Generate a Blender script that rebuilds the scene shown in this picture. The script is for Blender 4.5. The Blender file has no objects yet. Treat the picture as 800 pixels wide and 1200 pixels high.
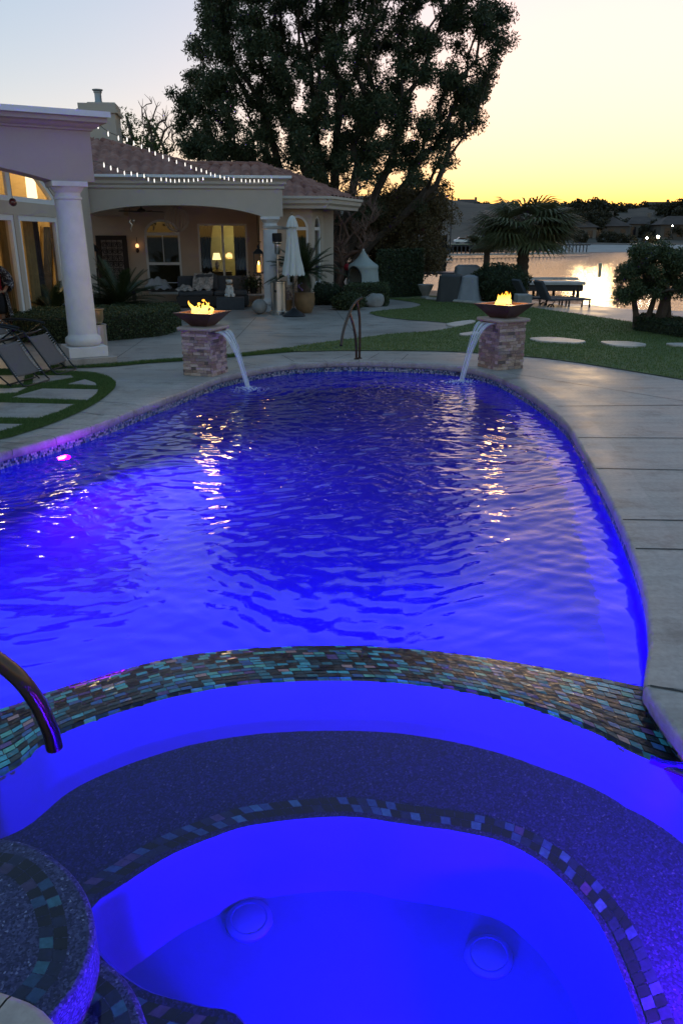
import bpy, bmesh, math, random
import numpy as np
from mathutils import Vector, Matrix, noise
from mathutils.geometry import tessellate_polygon
random.seed(7); RNG = np.random.default_rng(7)
R = math.radians
sc = bpy.context.scene
COL = sc.collection
# ------------------------------------------------------------------ camera
F_PX = 905.0; PITCH = math.atan(323/905); CH = 2.0
cam_d = bpy.data.cameras.new('camera'); cam = bpy.data.objects.new('camera', cam_d); COL.objects.link(cam)
cam.location = (0, 0, CH); cam.rotation_euler = (R(90)-PITCH, 0, 0)
cam_d.sensor_fit = 'VERTICAL'; cam_d.sensor_height = 24; cam_d.lens = 24*F_PX/1200
cam_d.clip_start = 0.05; cam_d.clip_end = 9000
sc.camera = cam
# ------------------------------------------------------------------ sky, sun, exposure
SUN_EL, SUN_AZ = R(2.8), R(17)        # azimuth measured from +Y towards +X
w = bpy.data.worlds.new('World'); sc.world = w; w.use_nodes = True
nt = w.node_tree; nt.nodes.clear()
sky = nt.nodes.new('ShaderNodeTexSky'); sky.sky_type = 'NISHITA'; sky.sun_disc = False
sky.sun_elevation = SUN_EL; sky.sun_rotation = SUN_AZ; sky.altitude = 300
sky.air_density = 1.1; sky.dust_density = 1.0; sky.ozone_density = 3.3
bg = nt.nodes.new('ShaderNodeBackground'); bg.inputs[1].default_value = 0.13
out = nt.nodes.new('ShaderNodeOutputWorld')
gm = nt.nodes.new('ShaderNodeGamma'); gm.inputs[1].default_value = .37
hs = nt.nodes.new('ShaderNodeHueSaturation'); hs.inputs['Saturation'].default_value = 1.58
nt.links.new(sky.outputs[0], gm.inputs[0]); nt.links.new(gm.outputs[0], hs.inputs['Color']); tn = nt.nodes.new('ShaderNodeMix'); tn.data_type = 'RGBA'; tn.blend_type = 'MULTIPLY'; tn.inputs[0].default_value = 1; tn.inputs[7].default_value = (1.18, .92, .87, 1)
nt.links.new(hs.outputs[0], tn.inputs[6]); nt.links.new(tn.outputs[2], bg.inputs[0]); nt.links.new(bg.outputs[0], out.inputs[0])
sl = bpy.data.lights.new('sun', 'SUN'); sl.energy = 0.05; sl.angle = R(3); sl.color = (1, .66, .30)
so = bpy.data.objects.new('sun', sl); COL.objects.link(so)
so.rotation_euler = (R(90)-SUN_EL, 0, math.pi-SUN_AZ)
so.location = (0, 0, 50)
sc.view_settings.view_transform = 'Standard'; sc.view_settings.look = 'None'
sc.view_settings.gamma = 1; sc.view_settings.use_curve_mapping = False
sc.view_settings.exposure = 2.48
sc.render.engine = 'CYCLES'
cy = sc.cycles
cy.use_denoising = True; cy.max_bounces = 10; cy.diffuse_bounces = 4; cy.glossy_bounces = 4
cy.transmission_bounces = 6; cy.transparent_max_bounces = 24; cy.sample_clamp_indirect = 4.0
cy.caustics_refractive = True; cy.caustics_reflective = False; cy.blur_glossy = 0.5
# ------------------------------------------------------------------ measuring helpers
CS, SN = math.cos(PITCH), math.sin(PITCH)
def ray(px, py):
    u = (px-400)/F_PX; v = (600-py)/F_PX
    return Vector((u, CS+v*SN, -SN+v*CS))
def P(px, py, z=0.0):
    d = ray(px, py); t = (z-CH)/d.z
    return Vector((d.x*t, d.y*t, z))
def Q(px, py, Y):
    d = ray(px, py); t = Y/d.y
    return Vector((d.x*t, Y, CH+d.z*t))
def PW(px, py, zw, z):                     # a point under water, refracted at the level zw
    p = P(px, py, zw); d = ray(px, py); h = Vector((d.x, d.y)); hl = h.length
    s = hl/math.sqrt(hl*hl+d.z*d.z)/1.333; k = s/math.sqrt(1-s*s)*(zw-z)/hl
    return Vector((p.x+h.x*k, p.y+h.y*k, z))
class Frame:                                # a local frame standing on the ground
    def __init__(s, x, y, rot, z=0): s.o = Vector((x, y, z)); s.r = rot; s.m = Matrix.Rotation(-rot, 3, 'Z')
    def hit(s, px, py, ly):
        o = s.m @ (Vector((0, 0, CH))-s.o); d = s.m @ ray(px, py); t = (ly-o.y)/d.y
        q = o+d*t; return q.x, q.z
    def plane(s, px, py, p0, n):
        o = s.m @ (Vector((0, 0, CH))-s.o); d = s.m @ ray(px, py)
        t = (Vector(p0)-o).dot(n)/d.dot(n); return o+d*t
# ------------------------------------------------------------------ object helpers
def thing(name, label, cat, loc=(0, 0, 0), rot=0, group=None):
    o = bpy.data.objects.new(name, None); COL.objects.link(o); o.empty_display_size = .1
    o.location = loc; o.rotation_euler = (0, 0, rot); tag(o, label, cat, group); return o
def tag(o, label=None, cat=None, group=None, kind=None):
    if label: o['label'] = label
    if cat: o['category'] = cat
    if group: o['group'] = group
    if kind: o['kind'] = kind
    return o
def copy_thing(root, loc=None, rot=None, label=None, scale=None):
    c = root.copy(); COL.objects.link(c)
    if loc is not None: c.location = loc
    if rot is not None: c.rotation_euler = (0, 0, rot)
    if label: c['label'] = label
    if scale: c.scale = (scale,)*3 if not isinstance(scale, tuple) else scale
    for ch in list(root.children):
        d = ch.copy(); COL.objects.link(d); d.parent = c
        for g in list(ch.children):
            e = g.copy(); COL.objects.link(e); e.parent = d
    return c
class MB:
    def __init__(s): s.v = []; s.f = []; s.off = Vector((0, 0, 0))
    def add(s, vs, fs):
        n = len(s.v); s.v += [tuple(v) for v in vs]; s.f += [tuple(i+n for i in f) for f in fs]; return s
    def box(s, lo, hi, M=None):
        x0, y0, z0 = lo; x1, y1, z1 = hi
        vs = [Vector(p) for p in ((x0,y0,z0),(x1,y0,z0),(x1,y1,z0),(x0,y1,z0),(x0,y0,z1),(x1,y0,z1),(x1,y1,z1),(x0,y1,z1))]
        if M: vs = [M @ v for v in vs]
        return s.add(vs, [(0,3,2,1),(4,5,6,7),(0,1,5,4),(1,2,6,5),(2,3,7,6),(3,0,4,7)])
    def cbox(s, c, d, rz=0, rx=0, ry=0):
        M = Matrix.Translation(c) @ Matrix.Rotation(rz, 4, 'Z') @ Matrix.Rotation(ry, 4, 'Y') @ Matrix.Rotation(rx, 4, 'X')
        return s.box((-d[0]/2, -d[1]/2, -d[2]/2), (d[0]/2, d[1]/2, d[2]/2), M)
    def tube(s, pts, r, n=8, caps=True):
        pts = [Vector(p) for p in pts]; m = len(pts)
        rs = r if isinstance(r, (list, tuple)) else [r]*m
        ref = Vector((0, 0, 1)); vs = []; fs = []
        t0 = (pts[1]-pts[0]).normalized()
        if abs(t0.dot(ref)) > .95: ref = Vector((1, 0, 0))
        a = t0.cross(ref).normalized()
        for i in range(m):
            t = (pts[min(i+1, m-1)]-pts[max(i-1, 0)])
            t = t.normalized() if t.length > 1e-9 else t0
            a = (a-t*a.dot(t)); a = a.normalized() if a.length > 1e-6 else t.orthogonal().normalized()
            b = t.cross(a)
            for k in range(n):
                an = 2*math.pi*k/n; vs.append(pts[i]+(a*math.cos(an)+b*math.sin(an))*rs[i])
        for i in range(m-1):
            for k in range(n):
                k2 = (k+1) % n; fs.append((i*n+k, i*n+k2, (i+1)*n+k2, (i+1)*n+k))
        if caps: fs.append(tuple(range(n-1, -1, -1))); fs.append(tuple((m-1)*n+k for k in range(n)))
        return s.add(vs, fs)
    def lathe(s, prof, c=(0, 0, 0), n=24, M=None):
        vs = []; fs = []; c = Vector(c)
        for (r, z) in prof:
            for k in range(n):
                a = 2*math.pi*k/n; v = Vector((r*math.cos(a), r*math.sin(a), z))
                vs.append((M @ v if M else v)+c)
        for i in range(len(prof)-1):
            for k in range(n):
                k2 = (k+1) % n; fs.append((i*n+k, i*n+k2, (i+1)*n+k2, (i+1)*n+k))
        fs.append(tuple(range(n-1, -1, -1))); fs.append(tuple((len(prof)-1)*n+k for k in range(n)))
        return s.add(vs, fs)
    def ball(s, c, r, n=12, m=8, sq=(1, 1, 1)):
        prof = [(max(1e-4, r*math.sin(math.pi*i/m)), -r*math.cos(math.pi*i/m)) for i in range(m+1)]
        return s.lathe(prof, c, n, Matrix.Diagonal(sq).to_3x3())
    def prism(s, outer, holes, y0, y1):     # polygon in (x,z), extruded along y
        loops = [outer]+list(holes); allp = [p for l in loops for p in l]
        tri = tessellate_polygon([[Vector((p[0], p[1], 0)) for p in l] for l in loops])
        n = len(allp); vs = [(p[0], y0, p[1]) for p in allp]+[(p[0], y1, p[1]) for p in allp]
        fs = []
        for t in tri:
            a, b, c = [allp[i] for i in t]
            if (b[0]-a[0])*(c[1]-a[1])-(b[1]-a[1])*(c[0]-a[0]) < 0: t = (t[0], t[2], t[1])
            fs.append(tuple(t)); fs.append(tuple(n+i for i in reversed(t)))
        k = 0
        for l in loops:
            for i in range(len(l)):
                a, b = k+i, k+(i+1) % len(l); fs.append((a, b, n+b, n+a))
            k += len(l)
        return s.add(vs, fs)
    def sheet(s, outer, holes=(), z=0.0):
        loops = [outer]+list(holes); allp = [p for l in loops for p in l]
        tri = tessellate_polygon([[Vector((p[0], p[1], 0)) for p in l] for l in loops])
        fs = []
        for t in tri:
            a, b, c = [allp[i] for i in t]
            ar = (b[0]-a[0])*(c[1]-a[1])-(b[1]-a[1])*(c[0]-a[0])
            if ar < 0: t = (t[0], t[2], t[1])
            fs.append(tuple(t))
        return s.add([(p[0], p[1], z if not callable(z) else z(p)) for p in allp], fs)
    def build(s, name, m, parent=None, smooth=False, world=False, bevel=0, normals=False, sub=0, angle=40):
        me = bpy.data.meshes.new(name)
        o0 = Vector((0, 0, 0))
        if world and parent:
            q = parent
            while q: o0 += q.location; q = q.parent
        me.from_pydata([tuple(Vector(v)-o0) for v in s.v] if world else s.v, [], s.f)
        if normals:
            b = bmesh.new(); b.from_mesh(me); bmesh.ops.recalc_face_normals(b, faces=b.faces); b.to_mesh(me); b.free()
        if m: me.materials.append(m)
        if smooth:
            for p in me.polygons: p.use_smooth = True
            if angle < 180:
                try: me.set_sharp_from_angle(angle=R(angle))
                except Exception: pass
        me.update()
        o = bpy.data.objects.new(name, me); COL.objects.link(o)
        if parent: o.parent = parent
        if bevel:
            md = o.modifiers.new('bevel', 'BEVEL'); md.width = bevel; md.segments = 2; md.limit_method = 'ANGLE'
        if sub:
            md = o.modifiers.new('sub', 'SUBSURF'); md.levels = sub; md.render_levels = sub
        return o
def np_mesh(name, V, Fq, m, parent=None, smooth=False):      # V Nx3, Fq Mx(3|4)
    me = bpy.data.meshes.new(name); V = np.asarray(V, np.float32); Fq = np.asarray(Fq, np.int32)
    k = Fq.shape[1]; me.vertices.add(len(V)); me.vertices.foreach_set('co', V.ravel())
    me.loops.add(Fq.size); me.loops.foreach_set('vertex_index', Fq.ravel())
    me.polygons.add(len(Fq)); me.polygons.foreach_set('loop_start', np.arange(len(Fq), dtype=np.int32)*k)
    me.polygons.foreach_set('loop_total', np.full(len(Fq), k, np.int32))
    if smooth: me.polygons.foreach_set('use_smooth', np.ones(len(Fq), bool))
    me.update(calc_edges=True); me.validate()
    if m: me.materials.append(m)
    o = bpy.data.objects.new(name, me); COL.objects.link(o)
    if parent: o.parent = parent
    return o
def struct(o): o['kind'] = 'structure'; return o
def spline(pts, step=0.1, closed=False):
    pts = [Vector(p) for p in pts]; n = len(pts); outp = []
    rng = range(n) if closed else range(n-1)
    for i in rng:
        p1, p2 = pts[i], pts[(i+1) % n]
        p0 = pts[(i-1) % n] if closed or i > 0 else p1*2-p2
        p3 = pts[(i+2) % n] if closed or i < n-2 else p2*2-p1
        k = max(1, int(round((p2-p1).length/step)))
        for j in range(k):
            t = j/k; outp.append(.5*((2*p1)+(p2-p0)*t+(2*p0-5*p1+4*p2-p3)*t*t+(3*p1-p0-3*p2+p3)*t**3))
    if not closed: outp.append(pts[-1])
    return outp
def offset(poly, d, closed=True):            # outward for a ccw polygon
    n = len(poly); r = []
    for i in range(n):
        a = poly[(i-1) % n] if closed or i > 0 else poly[0]; b = poly[(i+1) % n] if closed or i < n-1 else poly[-1]
        t = Vector((b[0]-a[0], b[1]-a[1])); t.normalize(); nn = Vector((t.y, -t.x))
        r.append(Vector((poly[i][0]+nn.x*d, poly[i][1]+nn.y*d, poly[i][2] if len(poly[i]) > 2 else 0)))
    return r
def inside(X, Y, poly):
    X = np.asarray(X); Y = np.asarray(Y); c = np.zeros(X.shape, bool); n = len(poly)
    for i in range(n):
        x1, y1 = poly[i][0], poly[i][1]; x2, y2 = poly[(i+1) % n][0], poly[(i+1) % n][1]
        if y1 == y2: continue
        k = ((y1 > Y) != (y2 > Y)) & (X < (x2-x1)*(Y-y1)/(y2-y1)+x1); c ^= k
    return c
# ------------------------------------------------------------------ materials
class NT:
    def __init__(s, name):
        s.m = bpy.data.materials.new(name); s.m.use_nodes = True; s.t = s.m.node_tree; s.t.nodes.clear()
        s.out = s.t.nodes.new('ShaderNodeOutputMaterial')
    def n(s, kind, **kw):
        nd = s.t.nodes.new('ShaderNode'+kind)
        for k, v in kw.items():
            if k in nd.inputs.keys() if isinstance(k, str) else False: nd.inputs[k].default_value = v
            else: setattr(nd, k, v)
        return nd
    def l(s, a, b): s.t.links.new(a, b)
    def coords(s, scale=(1, 1, 1), rot=(0, 0, 0), kind='Object'):
        c = s.n('TexCoord'); mp = s.n('Mapping'); mp.inputs['Scale'].default_value = scale; mp.inputs['Rotation'].default_value = rot
        s.l(c.outputs[kind], mp.inputs[0]); return mp.outputs[0]
    def noise(s, vec, scale, detail=4, rough=.5):
        nd = s.n('TexNoise'); nd.inputs['Scale'].default_value = scale; nd.inputs['Detail'].default_value = detail
        nd.inputs['Roughness'].default_value = rough; s.l(vec, nd.inputs['Vector']); return nd.outputs['Fac']
    def ramp(s, fac, stops, interp='LINEAR'):
        nd = s.n('ValToRGB'); cr = nd.color_ramp; cr.interpolation = interp
        while len(cr.elements) < len(stops): cr.elements.new(.5)
        for e, (p, c) in zip(cr.elements, stops): e.position = p; e.color = (*c, 1)
        s.l(fac, nd.inputs[0]); return nd.outputs[0]
    def mix(s, fac, a, b, blend='MIX'):
        nd = s.n('Mix', data_type='RGBA', blend_type=blend)
        if isinstance(fac, (int, float)): nd.inputs[0].default_value = fac
        else: s.l(fac, nd.inputs[0])
        for k, v in ((6, a), (7, b)):
            if isinstance(v, tuple): nd.inputs[k].default_value = (*v, 1)
            else: s.l(v, nd.inputs[k])
        return nd.outputs[2]
    def bump(s, h, strength, dist=.01, normal=None):
        nd = s.n('Bump'); nd.inputs['Strength'].default_value = strength; nd.inputs['Distance'].default_value = dist
        s.l(h, nd.inputs['Height'])
        if normal: s.l(normal, nd.inputs['Normal'])
        return nd.outputs[0]
    def prin(s, color, rough=.6, metal=0, normal=None, **kw):
        p = s.n('BsdfPrincipled')
        if isinstance(color, tuple): p.inputs['Base Color'].default_value = (*color, 1)
        else: s.l(color, p.inputs['Base Color'])
        if isinstance(rough, (int, float)): p.inputs['Roughness'].default_value = rough
        else: s.l(rough, p.inputs['Roughness'])
        p.inputs['Metallic'].default_value = metal
        if normal: s.l(normal, p.inputs['Normal'])
        for k, v in kw.items():
            k = k.replace('_', ' '); inp = p.inputs[k]
            if isinstance(v, tuple) and len(v) == 3: inp.default_value = (*v, 1)
            else: inp.default_value = v
        s.l(p.outputs[0], s.out.inputs[0]); return p
def simple(name, color, rough=.6, metal=0, var=.12, scale=6, bump=.15, bscale=60, **kw):
    t = NT(name); v = t.coords()
    a = tuple(max(0, c*(1-var)) for c in color); b = tuple(min(1, c*(1+var)) for c in color)
    col = t.ramp(t.noise(v, scale, 5, .6), [(.3, a), (.7, b)])
    nm = t.bump(t.noise(v, bscale, 3), bump, .004) if bump else None
    t.prin(col, rough, metal, nm, **kw); return t.m
def emis(name, color, strength):
    t = NT(name); e = t.n('Emission'); e.inputs[0].default_value = (*color, 1); e.inputs[1].default_value = strength
    t.l(e.outputs[0], t.out.inputs[0]); return t.m
def leafmat(name, stops, trans=.25, rough=.55):
    t = NT(name); g = t.n('NewGeometry'); col = t.ramp(g.outputs['Random Per Island'], stops)
    p = t.prin(col, rough); p.inputs['Specular IOR Level'].default_value = .3
    tr = t.n('BsdfTranslucent'); t.l(col, tr.inputs[0]); mx = t.n('MixShader'); mx.inputs[0].default_value = trans
    t.l(p.outputs[0], mx.inputs[1]); t.l(tr.outputs[0], mx.inputs[2]); t.l(mx.outputs[0], t.out.inputs[0]); return t.m
def islandmat(name, stops, rough=.3, bump=0, bscale=30, **kw):
    t = NT(name); g = t.n('NewGeometry'); col = t.ramp(g.outputs['Random Per Island'], stops, 'CONSTANT')
    v = t.coords(); col = t.mix(.35, col, t.ramp(t.noise(v, 45, 3), [(.3, (0.02, .02, .02)), (.7, (.6, .6, .6))]), 'OVERLAY')
    nm = t.bump(t.noise(v, bscale, 2), bump, .01) if bump else None
    t.prin(col, rough, 0, nm, **kw); return t.m
M = {}
def mk_concrete(name, base, tint=.12):
    t = NT(name); v = t.coords()
    big = t.noise(v, .7, 6, .62); fine = t.noise(v, 26, 4, .6)
    streak = t.noise(t.coords((.5, 7, 1)), 1.2, 4, .6)
    c = t.ramp(big, [(.25, tuple(x*.72 for x in base)), (.5, base), (.75, tuple(min(1, x*1.18) for x in base))])
    c = t.mix(.28, c, t.ramp(streak, [(.3, (.25, .25, .25)), (.7, (.8, .8, .8))]), 'OVERLAY')
    c = t.mix(.18, c, t.ramp(fine, [(.35, (.2, .2, .2)), (.65, (.8, .8, .8))]), 'OVERLAY')
    st = t.noise(v, 2.3, 7, .7); sp = t.noise(v, 9, 3, .55)
    c = t.mix(.75, c, t.ramp(st, [(.36, (.30, .29, .28)), (.47, (.5, .5, .5)), (.62, (.55, .55, .55))]), 'OVERLAY')
    c = t.mix(.5, c, t.ramp(sp, [(.27, (.2, .2, .2)), (.33, (.5, .5, .5))]), 'OVERLAY')
    rg = t.ramp(big, [(.3, (.34,)*3), (.7, (.6,)*3)])
    t.prin(c, rg, 0, t.bump(fine, .35, .004)); return t.m
M['deck'] = mk_concrete('deck_concrete', (.30, .262, .236))
M['patio'] = mk_concrete('patio_concrete', (.46, .40, .355))
M['coping'] = mk_concrete('coping_concrete', (.34, .285, .26))
M['joint'] = simple('joint_dark', (.035, .035, .035), .9)
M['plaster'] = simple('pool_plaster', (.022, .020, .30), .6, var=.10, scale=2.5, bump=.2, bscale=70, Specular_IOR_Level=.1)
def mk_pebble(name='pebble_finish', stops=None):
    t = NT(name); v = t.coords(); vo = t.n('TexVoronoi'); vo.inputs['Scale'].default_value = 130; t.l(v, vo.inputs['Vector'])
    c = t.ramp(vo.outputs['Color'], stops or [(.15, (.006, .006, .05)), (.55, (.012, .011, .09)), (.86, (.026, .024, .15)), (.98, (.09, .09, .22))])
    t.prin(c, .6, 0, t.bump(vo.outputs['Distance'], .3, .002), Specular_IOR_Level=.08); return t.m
M['pebble'] = mk_pebble(); M['pebble_skylit'] = mk_pebble('pebble_skylit_finish', [(.15, (.015, .017, .07)), (.55, (.042, .045, .15)), (.86, (.09, .10, .26)), (.97, (.32, .35, .6))])  # lighter pebble copy for the shallow steps, skylight put into its colour
TILE = [(0, (.006, .008, .018)), (.36, (.012, .04, .06)), (.52, (.03, .18, .24)), (.66, (.07, .40, .50)), (.76, (.03, .12, .34)), (.86, (.12, .06, .24)), (.91, (.12, .42, .36)), (.975, (.50, .26, .26))]
M['tile'] = islandmat('glass_mosaic', TILE, .4, .9, 20, Coat_Weight=.22, Coat_Roughness=.06, Specular_IOR_Level=.3)
M['wtile'] = islandmat('waterline_mosaic', [(0, (.06, .07, .09)), (.25, (.25, .3, .3)), (.5, (.55, .52, .5)), (.7, (.10, .2, .3)), (.85, (.4, .35, .45))], .2)
M['grout'] = simple('dark_grout', (.018, .022, .035), .35, Coat_Weight=.8, Coat_Roughness=.06, bump=.4, bscale=14)
# ------------------------------------------------------------------ pool outline (world metres, counter-clockwise)
ZP, ZS = -.18, -.125            # water levels of pool and spa
px_right = [(757, 803), (760, 777), (763, 737), (751, 670), (721, 595), (686, 530), (660, 491), (620, 460), (577, 438), (530, 428), (460, 424), (415, 423.2), (370, 424.5),
            (320, 429), (260, 441), (220, 456), (195, 465.5), (164, 477), (128, 491), (84, 506), (30, 522), (0, 530)]
POOLEDGE = [P(x, y) for x, y in px_right]+[Vector((-3.85, 6.2, 0)), Vector((-3.9, 4.9, 0)), Vector((-3.35, 3.7, 0)), Vector((-2.5, 2.75, 0))]
SPAEDGE = [Vector((-2.5, 2.75, 0)), Vector((-2.35, 2.3, 0)), Vector((-1.9, 1.85, 0)), Vector((-1.35, 1.68, 0)), P(0, 1163), P(62, 1201), Vector((-.5, 1.18, 0)), Vector((0, .85, 0)), Vector((.8, .78, 0)), Vector((1.4, 1.1, 0)),
           Vector((1.62, 1.75, 0)), Vector((1.52, 2.35, 0)), P(800, 863), P(779, 836), P(757, 803)]
E1 = spline(POOLEDGE, .09); E2 = spline(SPAEDGE, .07)
HOLE = E1[:-1]+E2[:-1]           # counter-clockwise
def sweep_ring(mb, path, prof, closed=True):     # prof: list of (outward offset, z)
    rows = [[Vector((q.x, q.y, z)) for q in offset(path, d, closed)] for d, z in prof]
    n = len(path); k = len(prof); vs = [rows[j][i] for i in range(n) for j in range(k)]; fs = []
    for i in range(n if closed else n-1):
        i2 = (i+1) % n
        for j in range(k-1): fs.append((i*k+j, i2*k+j, i2*k+j+1, i*k+j+1))
    mb.add(vs, fs)
def path_len(path):
    s = [0]
    for a, b in zip(path, path[1:]): s.append(s[-1]+(Vector(b)-Vector(a)).length)
    return s
def along(path, S, s):
    s = min(max(s, 0), S[-1]); i = min(np.searchsorted(S, s, side='right')-1, len(path)-2)
    t = (s-S[i])/max(1e-9, S[i+1]-S[i]); return Vector(path[i]).lerp(Vector(path[i+1]), t)
CW = .30
S1 = path_len(E1)
prof = [(.012, -.10), (-.004, -.096), (-.012, -.08), (-.012, -.02), (-.004, -.006), (.012, 0.0), (CW, 0.0), (CW, -.08)]
cop = MB(); s = 0.0; HC = HOLE+[HOLE[0]]; SC = path_len(HC); HN = offset(HOLE, 1.0); HN = [Vector((q-p).xy).to_3d() for p, q in zip(HOLE, HN)]; HN.append(HN[0])
def hc(s_):
    s_ = s_ % SC[-1]; i = min(np.searchsorted(SC, s_, side='right')-1, len(HC)-2); t = (s_-SC[i])/max(1e-9, SC[i+1]-SC[i]); return Vector(HC[i]).lerp(Vector(HC[i+1]), t), HN[i].lerp(HN[i+1], t).normalized()
sR = S1[min(range(len(E1)), key=lambda i: (E1[i]-P(460, 424)).length)]
kk = len(prof)
while s < SC[-1]-.05:
    L = (sR+.01 if s < sR else .92) if (s < sR or s > S1[-1]) else .56
    e = min(s+L, SC[-1]); e = SC[-1] if SC[-1]-e < .3 else e; n = max(12, int((e-s)/.05)); vs = []; fs = []
    for j in range(n+1):
        p, nn_ = hc(s+.003+(e-s-.006)*j/n)
        vs += [(p.x+nn_.x*d, p.y+nn_.y*d, z) for d, z in prof]
    for j in range(n):
        for q_ in range(kk-1): fs.append((j*kk+q_, (j+1)*kk+q_, (j+1)*kk+q_+1, j*kk+q_+1))
    cop.add(vs, fs); s = e
struct(cop.build('coping', M['coping'], smooth=True, normals=False, angle=50))
g = MB(); sweep_ring(g, HOLE, [(.004, -.014), (CW-.002, -.014)]); struct(g.build('coping_bed', M['joint']))
HO = offset(HOLE, CW-.0005)
# clean any fold at the sharp corner of the offset
dk = MB(); dk.sheet([(-40, -25), (40, -25), (40, 14), (16, 19.5), (6.9, 24.0), (6.2, 27), (-1, 30), (-1, 40), (-40, 40)], [HO], 0.0)
struct(dk.build('pool_deck', M['deck']))
# joints of the deck: thin dark lines
jn = MB()
def joint(a, b, wd=.010):
    a, b = Vector((a[0], a[1], .003)), Vector((b[0], b[1], .003)); d = (b-a).normalized(); nn = Vector((-d.y, d.x, 0))*wd/2
    jn.add([a-nn, b-nn, b+nn, a+nn], [(0, 1, 2, 3)])
for (x0, y0, y1) in ((651, 476, 475), (676, 513, 513.5), (698, 549, 551), (729, 609, 610), (744, 643, 644), (761, 804, 811)):
    a = P(x0, y0); b = P(800, y1); b = a+(b-a)*(6 if y0 < 700 else 40); joint(a, b, .017)
for (x0, y0, x1, y1) in ((594, 437, 800, 470), (28, 520, -80, 512), (82, 503, -60, 499), (122, 487, 60, 478), (160, 474, 110, 470)):
    joint(P(x0, y0), P(x1, y1))
for (x0, y0, x1, y1) in ((390, 421, 410, 415), (432, 421, 444, 414), (470, 422, 478, 415), (300, 428, 250, 418), (345, 424, 330, 416)):
    joint(P(x0, y0), P(x1, y1))
for yy in (405, 393, 384, 377):
    joint(P(130, yy), P(520 if yy > 380 else 430, yy-4), .012)
joint(P(300, 372), P(262, 412)); joint(P(390, 360), P(420, 395)); joint(P(180, 390), P(130, 424))
struct(jn.build('deck_joints', M['joint']))
# pool shell
# waterline mosaic
wt = MB(); HP = [Vector(p) for p in offset(HOLE, .012)]+[Vector(offset(HOLE, .012)[0])]
SH = path_len(HP); s = 0
while s < S1[-1]:
    for k in range(3):
        a = along(HP, SH, s+.002+(.012 if k % 2 else 0)); b = along(HP, SH, s+.023+(.012 if k % 2 else 0)); z1 = -.102-k*.026; z0 = z1-.023
        wt.add([(a.x, a.y, z0), (b.x, b.y, z0), (b.x, b.y, z1), (a.x, a.y, z1)], [(0, 1, 2, 3)])
    s += .0255
struct(wt.build('waterline_tiles', M['wtile']))
wt = MB(); s = S1[-1]+.1
while s < SH[-1]-.05:
    for k in range(5):
        a = along(HP, SH, s+.001); b = along(HP, SH, s+.045); z1 = -.100-k*.028; z0 = z1-.026
        wt.add([(a.x, a.y, z0), (b.x, b.y, z0), (b.x, b.y, z1), (a.x, a.y, z1)], [(0, 1, 2, 3)])
    s += .047
struct(wt.build('spa_waterline_tiles', M['bluetile'] if 'bluetile' in M else M['tile']))
# dam between pool and spa
px_in = [(0, 909), (50, 871), (100, 847), (200, 816), (300, 800), (400, 796.5), (475, 800), (550, 811), (625, 830), (700, 859), (750, 885)]
px_out = [(0, 831), (50, 813), (100, 798), (200, 771), (300, 759.5), (400, 756.5), (475, 760), (550, 768), (625, 780), (700, 794), (757, 805)]
DI = [Vector((-2.55, 2.15, 0)), Vector((-1.9, 2.45, 0))]+[P(x, y, ZS) for x, y in px_in]+[Vector((1.62, 2.56, 0))]
DO = [Vector((-2.9, 2.55, 0)), Vector((-2.2, 2.95, 0))]+[P(x, y, ZP) for x, y in px_out]+[P(800, 806, ZP)]
DI = spline([Vector((p.x, p.y, 0)) for p in DI], .06); DO = spline([Vector((p.x, p.y, 0)) for p in DO], .06)
SI, SO = path_len(DI), path_len(DO)
NS = 90
def dam(u, v, dz=0):
    a = along(DI, SI, SI[-1]*u); b = along(DO, SO, SO[-1]*u); p = a.lerp(b, v)
    z = ZS-.004+(ZP+.004-ZS)*(v**1.6)-.02*max(0, .04-v)/.04; return Vector((p.x, p.y, z+dz))
db = MB(); cols = [0, .02, .06, .2, .4, .6, .8, .95, 1]
vs = []; fs = []
for i in range(NS+1):
    u = i/NS; row = [Vector((*dam(u, 0).xy, ZS-.05))]+[dam(u, c, -.004) for c in cols]+[Vector((*dam(u, 1).xy, -1.5))]
    vs += row
k = len(cols)+2
for i in range(NS):
    for j in range(k-1): fs.append((i*k+j, i*k+j+1, (i+1)*k+j+1, (i+1)*k+j))
db.add(vs, fs); struct(db.build('spillway_wall', M['grout'], smooth=True, normals=True))
sh = MB(); PSH = [p for p in offset(E1, .02, False)]+DO; sweep_ring(sh, offset(E1, .02, False), [(0, -.09), (0, -1.35), (-.12, -1.5)], False); sweep_ring(sh, DO, [(.004, ZP-.005), (.0, -1.35), (-.12, -1.5)], False); sh.sheet(offset(PSH, -.1), z=-1.5)
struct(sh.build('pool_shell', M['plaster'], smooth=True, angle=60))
tl = MB(); Lm = SI[-1]; rows = 13
for r in range(rows):
    s = random.uniform(0, .03)
    while s < Lm-.07:
        L = .058
        if True:
            u0, u1 = (s+.002)/Lm, (s+L-.002)/Lm; v0, v1 = (r+.10)/rows, (r+.90)/rows; tz = random.uniform(0, .0012)
            tl.add([dam(u0, v0, tz), dam(u1, v0, tz+random.uniform(-.003, .003)), dam(u1, v1, tz+random.uniform(-.001, .002)), dam(u0, v1, tz+random.uniform(-.0006, .0015))], [(0, 1, 2, 3)])
        s += L
struct(tl.build('spillway_tiles', M['tile']))
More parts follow.
